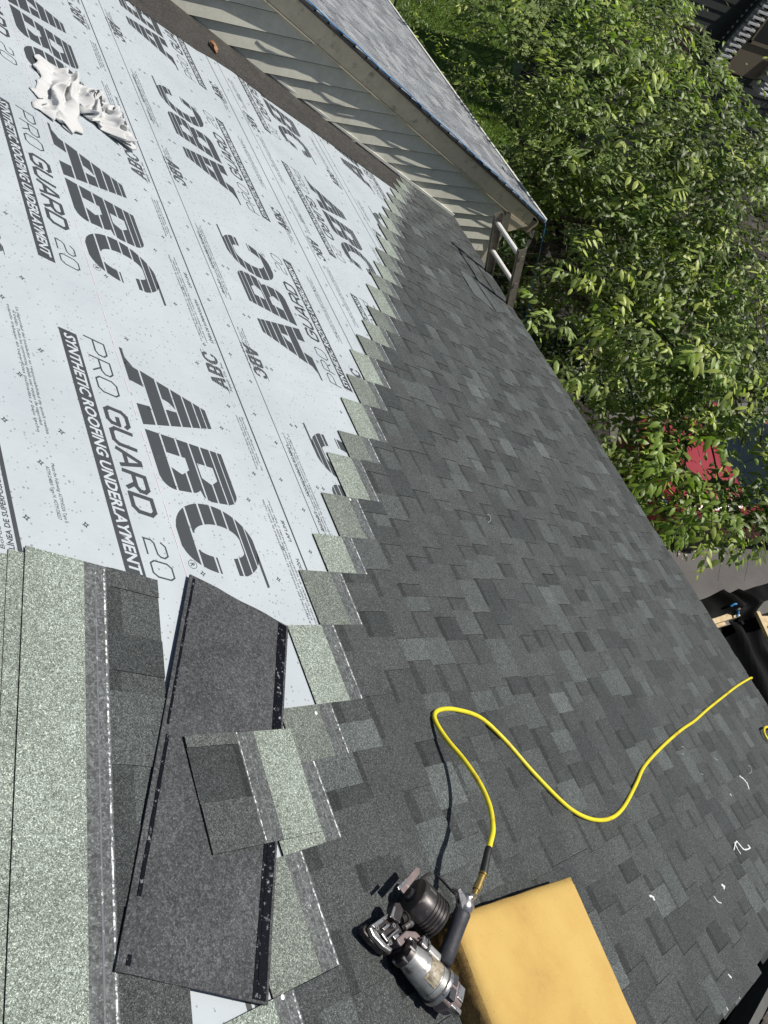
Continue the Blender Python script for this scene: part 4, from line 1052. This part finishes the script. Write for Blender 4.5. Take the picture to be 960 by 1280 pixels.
for i, (x, y) in enumerate([(897, 945), (936, 962), (853, 938), (876, 972), (610, 648)]):
    a0 = random.uniform(0, 6); pts_ = [(x+3.5*math.cos(a0+j*.9)*(.6+.15*j), y+5*math.sin(a0+j*.9)) for j in range(5)]
    P_ = bez([RP(px, py, .021) for px, py in pts_], 4); b = MB(); b.tube(P_, .0012, 5); o = b.build('string_scrap', M['ink_white'], None, smooth='all'); tag(o, ['thin pale string on the shingles between the hose and the eave', 'thin pale string near the eave above the ragged white scrap', 'thin pale string just below the hose where it nears the eave', 'thin pale string right of the hose bend', 'small pale fleck halfway up the dark shingles'][i], 'string', 'string scraps on the shingles')
# a few roofing nails with white-ish heads left on the courses
for i, (x, y) in enumerate([(394, 892), (352, 1247), (437, 625)]):
    t, s = roofpt(x, y, .012); b = MB(); b.lathe([(0, .0052), (.0012, .0052), (.0016, .004)], RF @ Matrix.Translation((t, s, .0145)) @ Matrix.Rotation(-math.pi/2, 4, 'Y'), 12); o = b.build('roofing_nail', M['whitebit'], None); tag(o, ['white nail head on the band beside the green offcut', 'white nail head on the shingle band at the bottom left', 'white nail head at the stepped shingle edge'][i], 'nail')

# ------------------------------------------------------------------ trailer with black tarp
tr = thing('trailer', 'trailer beside the eave with pale wooden top boards under black tarp', 'trailer', (7.0, -.2, 0))
ZT = CAMZ-5.05
b = MB(); b.box((5.35, -1.6, .55), (9.0, 1.12, .62)); b.box((5.35, 1.08, .55), (9.0, 1.12, ZT-.15)); b.box((5.35, -1.6, .55), (9.0, -1.56, ZT-.15)); b.box((5.35, -1.56, .55), (5.39, 1.08, ZT-.15)); b.box((8.96, -1.56, .55), (9.0, 1.08, ZT-.15))
b.build('trailer_box', M['blacktarp'], tr)
for (x, y) in ((6.4, 1.2), (7.4, 1.2), (6.4, -1.7), (7.4, -1.7)):
    b = MB(); b.lathe([(-.09, .28), (-.09, .34), (.09, .34), (.09, .28)], Matrix.Translation((x, y, .34)) @ Matrix.Rotation(math.pi/2, 4, 'Z'), 24); b.build('wheel', M['rubber'], tr)
def beam(p, q, w_, h_, name, parent, mat):
    p, q = Vector(p), Vector(q); X = (q-p).normalized(); Y = Vector((0, 0, 1)).cross(X).normalized(); Z = X.cross(Y); Mx = Matrix(((X.x, Y.x, Z.x, p.x), (X.y, Y.y, Z.y, p.y), (X.z, Y.z, Z.z, p.z), (0, 0, 0, 1)))
    b = MB(); b.box((0, -w_/2, -h_/2), ((q-p).length, w_/2, h_/2)); return b.build(name, mat, parent, Mx, bevel=.003)
pa, pb_ = P3(866, 783, Z=ZT), P3(921, 766, Z=ZT)
beam(pa, pb_, .09, .04, 'top_board', tr, M['wood'])
pc, pd = P3(946, 765, Z=ZT+.02), P3(962, 800, Z=ZT+.02)
beam(pc, pd, .05, .04, 'top_board', tr, M['wood']); beam(P3(950, 777, Z=ZT-.03), P3(985, 777, Z=ZT-.03), .12, .03, 'top_board', tr, M['wood'])
beam(P3(884, 786, Z=ZT-.06), P3(905, 779, Z=ZT-.06), .05, .03, 'lower_board', tr, M['wood'])
def tarp():
    b = MB(); x0, x1, y0, y1 = 5.3, 9.05, -1.66, 1.42; nx, ny = 110, 90
    for i in range(nx+1):
        for j in range(ny+1):
            x = x0+(x1-x0)*i/nx; y = y0+(y1-y0)*j/ny
            u = x*.8+y*.5
            z = ZT-.20-.32*max(0, 1-((x-7.2)/1.9)**2)*max(0, 1-((y+.3)/1.35)**2)+.06*abs(math.sin(u*5+2*noise.noise(Vector((x*1.3, y*1.3, 0)))))+.05*noise.noise(Vector((x*3, y*3, 2)))
            if y > 1.16: z = ZT-.02-.5*(y-1.16)**1.5*1.5+.10*math.exp(-((x-6.75)/.45)**2)+.035*noise.noise(Vector((x*6, y*6, 5)))
            # gathered fold running down from the strap
            f = math.exp(-((x-(7.02+.22*(1.2-y)))/.09)**2); z += f*.17*max(0, min(1, (y+1.2)/1.4))
            f = math.exp(-((x-(7.42+.14*(1.2-y)))/.07)**2); z += f*.13*max(0, min(1, (y+1.2)/1.4))
            b.v.append((x, y, z))
    for i in range(nx):
        for j in range(ny):
            a = i*(ny+1)+j
            x, y = b.v[a][:2]
            if 6.3 < x < 6.98 and .98 < y < 1.17: continue     # opening where the board shows
            if 7.50 < x < 7.9 and .93 < y < 1.2: continue
            b.face([a, a+ny+1, a+ny+2, a+1])
    o = b.build('tarp', M['blacktarp'], None, smooth='all'); tag(o, 'black tarp draped over the trailer beside the eave', 'tarp')
tarp()
sp = bez([P3(913, 758, Z=ZT+.13), P3(919, 755, Z=ZT+.16), P3(926, 757, Z=ZT+.15), P3(920, 760, Z=ZT+.12), P3(923, 765, Z=ZT+.08), P3(921, 771, Z=ZT+.05)])
b = MB(); b.tube(sp, .012, 6); o = b.build('strap', M['blue'], None, smooth='all'); tag(o, 'blue strap knotted over the black tarp and the wooden board', 'strap')

# ------------------------------------------------------------------ red car on the driveway under the tree
car = thing('car', 'red car parked on the driveway, hood and blue windshield seen through the leaves', 'car', (11.5, 3.75, 0))
hc = P3(874, 574, Z=.95); CR = Matrix.Rotation(math.radians(-13), 4, 'Z'); CM = Matrix.Translation(hc-Vector((0, 0, hc.z))) @ CR @ Matrix.Translation((-.80, .0, 0))
prof = [(0, .45), (.02, .70), (.15, .82), (.55, .90), (1.15, .98), (1.25, 1.0), (1.95, 1.42), (2.3, 1.47), (3.0, 1.46), (3.5, 1.32), (3.95, 1.05), (4.35, 1.0), (4.5, .85), (4.52, .5), (4.4, .28), (.15, .28)]
b = MB(); hw = .88; secs = [(-1, .0), (-.97, .3), (-.86, .75), (-.5, .97), (0, 1.0), (.5, .97), (.86, .75), (.97, .3), (1, 0)]
def cz(x):
    pts_ = [(0, .70), (.15, .82), (.55, .90), (1.15, .98), (1.25, 1.0), (1.95, 1.42), (2.3, 1.47), (3.0, 1.46), (3.5, 1.32), (3.95, 1.05), (4.35, 1.0), (4.5, .85)]
    for (a, za), (c, zc) in zip(pts_, pts_[1:]):
        if a <= x <= c: return za+(zc-za)*(x-a)/(c-a)
    return .85
NXC = 46; rows = []
for i in range(NXC+1):
    x = 4.5*i/NXC; z = cz(x); belt = min(.92, z-.05); roofk = max(0, min(1, (z-1.02)/.4)); row = []
    endk = min(1, (x/.35+.55) if x < .16 else 1, ((4.5-x)/.35+.55) if x > 4.34 else 1)
    for y, zz in [(-hw*.97, .28), (-hw, .5), (-hw, belt-.12), (-hw*.97, belt), (-hw*(.93-.17*roofk), z-.03), (-hw*(.6), z), (0, z+.015), (hw*.6, z), (hw*(.93-.17*roofk), z-.03), (hw*.97, belt), (hw, belt-.12), (hw, .5), (hw*.97, .28)]:
        row.append(len(b.v)); b.v.append((x, y*endk, zz))
    rows.append(row)
gl = MB()
for i in range(NXC):
    x = 4.5*(i+.5)/NXC
    for j in range(12):
        q = [rows[i][j], rows[i][j+1], rows[i+1][j+1], rows[i+1][j]]
        glass = (1.27 < x < 1.93 and 4 <= j <= 7) or (3.5 < x < 3.95 and 4 <= j <= 7) or (1.6 < x < 3.6 and j in (3, 8) and abs(x-2.55) > .06)
        b.face(q, 1 if glass else 0)
b.face(rows[0]); b.face(rows[-1][::-1]); b.face([r[0] for r in rows]+[r[12] for r in rows[::-1]])
b.build('car_body', [M['carred'], M['glass']], car, CM, smooth=True)
# hood seams
for (p, q) in (((.25, -.62), (1.22, -.74)), ((.25, .62), (1.22, .74)), ((1.21, -.74), (1.21, .74))):
    b = MB(); pts_ = [Vector((p[0]+(q[0]-p[0])*i/8, p[1]+(q[1]-p[1])*i/8, 0)) for i in range(9)]; pts_ = [Vector((v.x, v.y, cz(v.x)+.004-(.03 if abs(v.y) > .6 else 0)*(abs(v.y)-.53)/.3)) for v in pts_]; b.tube(pts_, .008, 4); b.build('hood_seam', M['plainblack'], car, CM)
for x in (.85, 3.6):
    for y in (-.86, .86):
        b = MB(); b.lathe([(-.1, .22), (-.1, .33), (.1, .33), (.1, .22)], CM @ Matrix.Translation((x, y, .33)) @ Matrix.Rotation(math.pi/2, 4, 'Z'), 24); b.build('wheel', M['rubber'], car)
for y in (-.97, .97):
    b = MB(); b.box((1.45, y-.1, .98), (1.62, y+.1, 1.12), M=CM); b.build('mirror', M['carred'], car, bevel=.03)
for y in (-.62, .62):
    b = MB(); b.box((-.01, y-.2, .60), (.12, y+.2, .73), M=CM); b.build('headlight', M['glass'], car, bevel=.02)

b = MB(); random.seed(4); c0 = P3(872, 668, Z=.02)
for i in range(1500):
    a = random.uniform(0, 6.28); r = abs(random.gauss(0, .28)); x = c0.x-.25+math.cos(a)*r*1.3; y = c0.y+.05+math.sin(a)*r*.6; q = random.uniform(.008, .022)
    b.quad((x-q, y-q*.5, .013), (x+q, y-q*.6, .016), (x+q*.9, y+q*.5, .014), (x-q, y+q*.6, .018))
tag(b.build('sawdust', M['sawdust']), 'pale sawdust spilled on the driveway under the tree', 'sawdust', kind='stuff')

# ------------------------------------------------------------------ neighbouring house with outside stairs
nh = thing('neighbour_house', 'dark sided house behind the trees with a white treaded outside stair', 'house', (18, 15, 0))
YN = 13.2
def at(px, py, Y=YN): return P3(px, py, Y=Y)
b = MB(); b.box((14.6, YN+.12, 0), (30, YN+3.2, 5.2)); b.build('wall', M['darkwall'], nh)
z = .3; k = 0
while z < 5.0:
    b = MB(); n = b.verts([(14.6, YN+.09, z), (30, YN+.09, z), (30, YN+.115, z+.2), (14.6, YN+.115, z+.2), (14.6, YN+.12, z), (30, YN+.12, z)]); b.face([n, n+1, n+2, n+3]); b.face([n+4, n+5, n+1, n]); b.build('siding_board', M['darkwall'], nh); z += .2
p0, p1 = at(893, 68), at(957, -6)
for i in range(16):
    u = (i-1)/11; c = p0.lerp(p1, u); b = MB(); b.box((c.x-.19, YN-.28, c.z-.02), (c.x+.22, YN-.0, c.z+.022)); b.build('stair_tread', M['tread'], nh)  # tread cut to the sunlit slash, the shaded rest left off
dv = (p1-p0)
for off in (-.24, .26):
    b = MB(); a = p0-dv*.1; e = p1+dv*.2; b.tube([(a.x+off, YN-.14, a.z-.03), (e.x+off, YN-.14, e.z-.03)], .05, 4); b.build('stair_stringer', M['darkwall'], nh)
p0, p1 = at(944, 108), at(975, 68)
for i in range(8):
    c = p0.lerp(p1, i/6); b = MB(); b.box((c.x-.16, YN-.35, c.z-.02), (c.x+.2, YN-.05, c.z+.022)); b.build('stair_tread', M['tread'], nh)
a, e = at(915, 78, YN+.05), at(958, 20, YN+.05)
b = MB(); b.box((min(a.x, e.x)-.1, YN+.03, min(a.z, e.z)-.2), (max(a.x, e.x)+1.2, YN+.085, max(a.z, e.z)+1.4)); b.build('panel', M['beige'], nh)
a = at(940, 50, YN+.02); b = MB(); b.box((a.x, YN+.0, a.z), (a.x+.9, YN+.028, a.z+1.1)); b.build('window', M['plainblack'], nh)
b = MB(); b.box((a.x-.06, YN-.005, a.z-.06), (a.x, YN+.029, a.z+1.16)); b.box((a.x-.06, YN-.005, a.z-.07), (a.x+.96, YN+.029, a.z)); b.build('window_frame', M['beige'], nh)
a = at(866, 45); b = MB(); 
for i in range(14):
    for j in range(10):
        x = a.x-2.2+j*.24+(.12 if i % 2 else 0); zz = a.z-1.0+i*.085; b.box((x, YN+.02, zz), (x+.225, YN+.09, zz+.072))
tag(b.build('brickwork', M['brick'], nh), kind='stuff')

# ------------------------------------------------------------------ trees and shrubs
LEAFV = np.array([(0, 0, 0), (.30, 0, .03), (.68, 0, .015), (1, 0, -.10), (.27, .185, -.02), (.64, .165, -.05), (.27, -.185, -.02), (.64, -.165, -.05)])
LEAFF = [(0, 6, 1), (1, 6, 7, 2), (2, 7, 3), (0, 1, 4), (1, 2, 5, 4), (2, 3, 5)]
def leaves_mesh(name, base, fwd, up, size, colr, mat, parent):
    n = len(base); fwd = fwd/np.linalg.norm(fwd, axis=1)[:, None]; side = np.cross(up, fwd); side /= np.linalg.norm(side, axis=1)[:, None]+1e-9; up = np.cross(fwd, side)
    V = base[:, None, :]+size[:, None, None]*(LEAFV[None, :, 0:1]*fwd[:, None, :]+LEAFV[None, :, 1:2]*side[:, None, :]+LEAFV[None, :, 2:3]*up[:, None, :])
    V = V.reshape(-1, 3); me = bpy.data.meshes.new(name); me.vertices.add(len(V)); me.vertices.foreach_set('co', V.ravel())
    fl = [i for f in LEAFF for i in f]; ln = [len(f) for f in LEAFF]; LT = len(fl)
    loops = (np.arange(n)[:, None]*8+np.array(fl)[None, :]).ravel(); tot = np.tile(ln, n); start = np.concatenate([[0], np.cumsum(tot)[:-1]])
    me.loops.add(len(loops)); me.loops.foreach_set('vertex_index', loops); me.polygons.add(len(tot)); me.polygons.foreach_set('loop_start', start); me.polygons.foreach_set('loop_total', tot)
    me.polygons.foreach_set('use_smooth', np.ones(len(tot), bool)); me.update(calc_edges=True)
    at_ = me.color_attributes.new('tint', 'FLOAT_COLOR', 'CORNER'); c4 = np.concatenate([colr, np.ones((n, 1))], 1); at_.data.foreach_set('color', np.repeat(c4, LT, axis=0).ravel().astype(np.float32))
    me.materials.append(mat); o = bpy.data.objects.new(name, me); COL.objects.link(o); place(o, parent, Matrix.Identity(4)); return o
def shoots(blobs, seedv, leafsize, down=.35, young=.12, per=(8, 15)):
    r = np.random.default_rng(seedv); B, Fw, U, S, C, lines = [], [], [], [], [], []
    for (c, rad, num) in blobs:
        c = np.array(c)
        ncl = max(1, num//9); cls = []
        for _ in range(ncl):
            d = r.normal(size=3); d[2] = abs(d[2])*.9+d[2]*.35; d /= np.linalg.norm(d); cls.append((d, rad*(r.uniform(.12, 1)**.42), r.uniform(.55, 1.45), r.uniform() < .33))
        for _ in range(num):
            d, rr, clh, cly = cls[r.integers(ncl)]; p = c+d*rr*np.array([1, 1, .8])+r.normal(size=3)*min(.17, rad*.3)
            az = r.uniform(0, 2*np.pi); v = np.array([np.cos(az), np.sin(az), .25])*.7+d*.8; v /= np.linalg.norm(v)
            nl = r.integers(*per); step = leafsize*.42; q = p.copy(); ln = [q.copy()]
            yg = r.uniform() < young*(3.2 if cly else .8); hue = r.uniform(.85, 1.2)*clh
            for i in range(nl):
                v = v+np.array([0, 0, -.05-.02*down*i])+r.normal(size=3)*.06; v /= np.linalg.norm(v); q = q+v*step; ln.append(q.copy())
                sd = np.cross(v, [0, 0, 1]); sd /= np.linalg.norm(sd)+1e-6; sg = 1 if i % 2 else -1
                f = sd*sg*.75+v*.55+np.array([0, 0, -.55*down*2])+r.normal(size=3)*.22
                u = np.array([0, 0, 1])+r.normal(size=3)*.35
                B.append(q); Fw.append(f); U.append(u); sz = leafsize*r.uniform(.5, 1.35)*(1 if i < nl-2 else .7); S.append(sz)
                k = i/nl
                if yg and k > .25: col = np.array([.46, .53, .13])*r.uniform(.8, 1.15)
                else: col = np.array([.165, .225, .056])*hue*r.uniform(.75, 1.3)+np.array([.03, .04, 0])*max(0, k-.6)
                C.append(col)
            lines.append(ln)
    return np.array(B), np.array(Fw), np.array(U), np.array(S), np.array(C), lines
def twigs(lines, name, parent, r0=.004, stepn=3):
    b = MB()
    for ln in lines:
        P_ = [Vector(q) for q in ln[::stepn]]
        if len(P_) > 1: b.tube(P_, [r0*(1-.6*i/len(P_)) for i in range(len(P_))], 3, caps=False)
    o = b.build(name, M['bark'], parent); tag(o, kind='stuff'); return o
def limb(pts_, r0, r1, name, parent):
    P_ = bez([Vector(p) for p in pts_], 6); k = len(P_); b = MB(); b.tube(P_, [r0+(r1-r0)*i/(k-1) for i in range(k)], 10); return b.build(name, M['bark'], parent, smooth='all')
tree = thing('cherry_tree', 'large leafy green tree beside the eave filling the upper right', 'tree', (9.3, 7.6, 0))
spec = [(600, 120, 12.5, 1.1, 45), (655, 70, 12.5, 1.4, 70), (700, 150, 11.5, 1.5, 80), (750, 60, 12.5, 1.5, 85), (820, 60, 13, 1.3, 60), (840, 150, 12, 1.5, 85), (900, 190, 12, 1.4, 80), (950, 230, 12.5, 1.5, 80),
        (640, 200, 11, 1.1, 40), (730, 230, 10.5, 1.4, 70), (800, 260, 10.5, 1.5, 85), (880, 290, 10.5, 1.5, 85), (950, 330, 10.5, 1.5, 80), (700, 300, 10, 1.0, 30), (760, 340, 9.8, 1.1, 60), (690, 350, 10.4, .9, 35), (730, 420, 9.8, .8, 30), (800, 520, 9.0, .5, 14), (680, 260, 11.2, .9, 35), (810, 535, 8.7, .35, 14), (820, 590, 8.2, .3, 12), (840, 370, 9.8, 1.3, 60), (920, 410, 9.8, 1.3, 65),
        (700, 400, 9.3, .8, 22), (760, 440, 9.0, .9, 32), (830, 460, 9.0, 1.0, 42), (900, 490, 9.0, .9, 40), (960, 470, 9.3, 1.1, 40),
        (760, 520, 8.6, .5, 12), (800, 560, 8.2, .5, 16), (800, 620, 8.0, .45, 16), (845, 640, 7.8, .45, 16), (900, 630, 7.9, .4, 14), (950, 610, 8.2, .4, 13), (835, 545, 8.6, .5, 16), (925, 525, 8.4, .4, 12), (870, 515, 8.5, .5, 16), (905, 620, 7.9, .45, 18), (860, 625, 7.9, .4, 14), (945, 645, 8.0, .4, 14), (810, 660, 8, .35, 8), (880, 660, 8.0, .35, 10), (770, 590, 8.6, .4, 12), (740, 540, 8.8, .35, 8), (965, 540, 8.3, .5, 14)]
spec += [(x, y, d+1.9, r*1.1, int(n*.42)) for x, y, d, r, n in spec if y < 500 and r > .7]
blobs = [(tuple(PD(x, y, d)), r, int(n*1.5)) for x, y, d, r, n in spec]
B_, Fw, U_, S_, C_, ln = shoots(blobs, 3, .122, per=(8, 14))
# hanging sprays at the lower edge, nearest the roof
hang = [((PD(853, 655, 7.4)), .16, 5), ((PD(880, 655, 7.3)), .2, 6), ((PD(905, 650, 7.4)), .15, 4), ((PD(826, 640, 7.3)), .2, 6), ((PD(800, 600, 7.2)), .2, 5), ((PD(720, 480, 7.9)), .3, 6), ((PD(790, 470, 7.6)), .35, 8), ((PD(735, 400, 8.0)), .3, 6), ((PD(860, 470, 7.8)), .35, 8), ((PD(940, 500, 7.8)), .3, 6), ((PD(850, 600, 7.2)), .2, 5), ((PD(905, 600, 7.3)), .2, 4), ((PD(800, 200, 9.5)), .6, 8), ((PD(700, 330, 8.6)), .3, 6)]
B2, F2, U2, S2, C2, ln2 = shoots([(tuple(c), r, int(n*1.3)) for c, r, n in hang], 8, .115, down=.75, young=.55, per=(8, 14))
def pixof(P_):
    q = (P_-np.array([0, 0, CAMZ]))@RW; return CX+F_PX*q[:, 0]/q[:, 2], CY+F_PX*q[:, 1]/q[:, 2]
def thin(A, seedv=1):
    # the real crown is open here: gaps towards the car, the stair and the lawn
    x, y = pixof(A[0]); r = np.random.default_rng(seedv); u = r.uniform(size=len(x))
    hole = (((x-880)/26)**2+((y-572)/24)**2 < 1) & (u < .93)
    hole |= (((x-932)/24)**2+((y-575)/32)**2 < 1) & (u < .90)
    hole |= (A[0][:, 0] < 6.6) & (A[0][:, 1] > 4.9)
    hole |= A[0][:, 0] < 5.15
    hole |= ((x-858)*.83-(y-0)*.55 > 0) & (y < 150) & (u < .98)
    hole |= (((x-545)/26)**2+((y-40)/60)**2 < 1) & (u < .95)
    hole |= (((x-700)/40)**2+((y-415)/26)**2 < 1) & (u < .55)
    hole |= (y > 700+0*x) & (x > 880)
    keep = ~hole; return [a[keep] for a in A]
B_, Fw, U_, S_, C_ = thin((B_, Fw, U_, S_, C_))
leaves_mesh('foliage', B_, Fw, U_, S_, C_, M['leaf'], tree)['kind'] = 'stuff'
# nearest sprays: every leaf its own piece, up to 300
B2, F2, U2, S2, C2 = thin((B2, F2, U2, S2, C2), 2)
cp = np.array([0, 0, CAMZ]); dist_ = np.linalg.norm(B2-cp, axis=1); order = np.argsort(dist_)
near = order[:280]; rest = order[280:]
leaves_mesh('foliage', B2[rest], F2[rest], U2[rest], S2[rest], C2[rest], M['leaf'], tree)['kind'] = 'stuff'
protos = []
for c in ((.22, .32, .045), (.065, .12, .024), (.10, .17, .03)):
    me_o = leaves_mesh('leaf', np.zeros((1, 3)), np.array([[1., 0, 0]]), np.array([[0., 0, 1]]), np.ones(1), np.array([c]), M['leaf'], None); protos.append(me_o.data); bpy.data.objects.remove(me_o)
for i in near:
    f = Vector(F2[i]).normalized(); sd = Vector(U2[i]).cross(f).normalized(); u = f.cross(sd); s = S2[i]; c = C2[i]
    me = protos[0] if c[1] > .2 else (protos[2] if c[1] > .13 else protos[1])
    meshobj('leaf', me, tree, Matrix(((f.x*s, sd.x*s, u.x*s, B2[i][0]), (f.y*s, sd.y*s, u.y*s, B2[i][1]), (f.z*s, sd.z*s, u.z*s, B2[i][2]), (0, 0, 0, 1))))
def clear(L):
    out = []
    for q in L:
        x, y = pixof(np.array([q[len(q)//2]])); x, y = x[0], y[0]
        if ((x-905)/60)**2+((y-574)/38)**2 < 1 or y > 695 or (y < 150 and (x-858)*.83-y*.55 > -8): continue
        out.append(q)
    return out
twigs(clear(ln), 'twig', tree); twigs(clear(ln2), 'twig', tree, .0035, 2)
TB = Vector((9.6, 8.3, 0)); T1 = PD(668, 300, 12.0)
fork = PD(690, 205, 12.3)
limb([TB, TB.lerp(fork, .5)+Vector((.2, -.1, 0)), fork], .19, .13, 'trunk', tree)
for i, (x, y, d) in enumerate([(640, 130, 12.5), (760, 80, 12.7), (850, 120, 12.4), (940, 230, 12.4), (880, 300, 10.8), (800, 280, 10.8), (760, 420, 9.4), (840, 470, 9.2), (930, 480, 9.6), (700, 110, 12.4)]):
    e = PD(x, y, d); mid = fork.lerp(e, .5)+Vector((random.uniform(-.3, .3), random.uniform(-.3, .3), -.5)); limb([fork-Vector((0, 0, .3)), mid, e], .085, .018, 'limb', tree)
for (x0, y0, d0, x1, y1, d1) in [(840, 470, 9.2, 850, 655, 7.4), (840, 470, 9.2, 905, 640, 7.5), (760, 420, 9.4, 800, 600, 7.3), (760, 420, 9.4, 720, 470, 7.9), (930, 480, 9.6, 950, 560, 8.2)]:
    a, e = PD(x0, y0, d0), PD(x1, y1, d1); limb([a, a.lerp(e, .5)+Vector((0, 0, .15)), e], .016, .005, 'branch', tree)

def shrub(name, label, spec, seed_, size, cbase, cat='shrub', young=.1, group=None):
    c0 = spec[0]; t_ = thing(name, label, cat, (c0[0][0], c0[0][1], 0), group)
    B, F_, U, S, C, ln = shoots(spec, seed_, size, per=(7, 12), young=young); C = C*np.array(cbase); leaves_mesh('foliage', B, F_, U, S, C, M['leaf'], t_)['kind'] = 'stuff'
    twigs(ln[::2], 'twig', t_)
    limb([(c0[0][0], c0[0][1], 0), (c0[0][0]+.05, c0[0][1], c0[0][2]*.5), tuple(c0[0])], .06, .02, 'stem', t_); return t_
g = lambda x, y, z: tuple(P3(x, y, Z=z))
shrub('shrub', 'bright green shrub beyond the gable corner at the top', [(g(575, 120, 1.2), 1.0, 40), (g(600, 160, 1.1), 1.1, 45), (g(585, 190, .9), .8, 30)], 21, .12, (1.3, 1.3, 1.1), young=.3)
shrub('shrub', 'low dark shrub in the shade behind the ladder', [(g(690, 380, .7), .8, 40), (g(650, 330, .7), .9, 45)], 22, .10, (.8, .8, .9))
shrub('tree', 'dense green tree at the top edge in front of the dark house', [(g(745, 10, 3.2), 1.6, 90), (g(790, 30, 3.4), 1.6, 80)], 23, .13, (.9, .9, 1), 'tree')
shrub('shrub', 'small leaved shrub below the stair of the dark house', [(g(870, 90, 1.6), 1.3, 80), (g(935, 140, 1.5), 1.3, 80)], 24, .075, (.8, .85, .8))
# grass tufts on the lawn
b = MB(); random.seed(14)
for i in range(26000):
    px, py = random.uniform(495, 640), random.uniform(-10, 190); p = P3(px, py, Z=.012)
    if p.y < 12.5: continue
    h_ = random.uniform(.05, .13); a = random.uniform(0, 6.28); dx, dy = math.cos(a)*.012, math.sin(a)*.012; lx, ly = random.gauss(0, .04), random.gauss(0, .04)
    n = b.verts([(p.x-dx, p.y-dy, .01), (p.x+dx, p.y+dy, .01), (p.x+lx, p.y+ly, h_)]); b.face([n, n+1, n+2], 0, (random.uniform(.09, .18), random.uniform(.15, .25), .035))
tag(b.build('grass', M['leaf']), 'short green grass on the lawn beyond the gable', 'grass', kind='stuff')
# shaded hedge mass at the far side so the view below the crowns is closed by real plants
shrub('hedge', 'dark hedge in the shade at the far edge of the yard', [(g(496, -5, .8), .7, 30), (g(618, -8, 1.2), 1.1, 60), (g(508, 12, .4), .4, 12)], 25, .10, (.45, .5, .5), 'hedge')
# ground plants under the trees
r_ = np.random.default_rng(44); nG = 34000
gx = r_.uniform(6.3, 15.5, nG*2); gy = r_.uniform(3.5, 12.6, nG*2); ok = ~((gx > 8.8) & (gy < 5.4)); gx, gy = gx[ok][:nG], gy[ok][:nG]; nG = len(gx)
dens = np.array([noise.noise(Vector((x*.7, y*.7, 3))) for x, y in zip(gx, gy)]); kp = dens > -.3; gx, gy, dens = gx[kp], gy[kp], dens[kp]; nG = len(gx)
gz = r_.uniform(.03, .12, nG)+np.maximum(0, dens)*r_.uniform(.2, 1.2, nG)
leaves_mesh('ground_plants', np.stack([gx, gy, gz], 1), r_.normal(size=(nG, 3))*np.array([1, 1, .4]), np.array([0, 0, 1.])+r_.normal(size=(nG, 3))*.4, r_.uniform(.08, .17, nG), np.array([.05, .085, .02])*r_.uniform(.5, 1.5, nG)[:, None], M['leaf'], None)['kind'] = 'stuff'
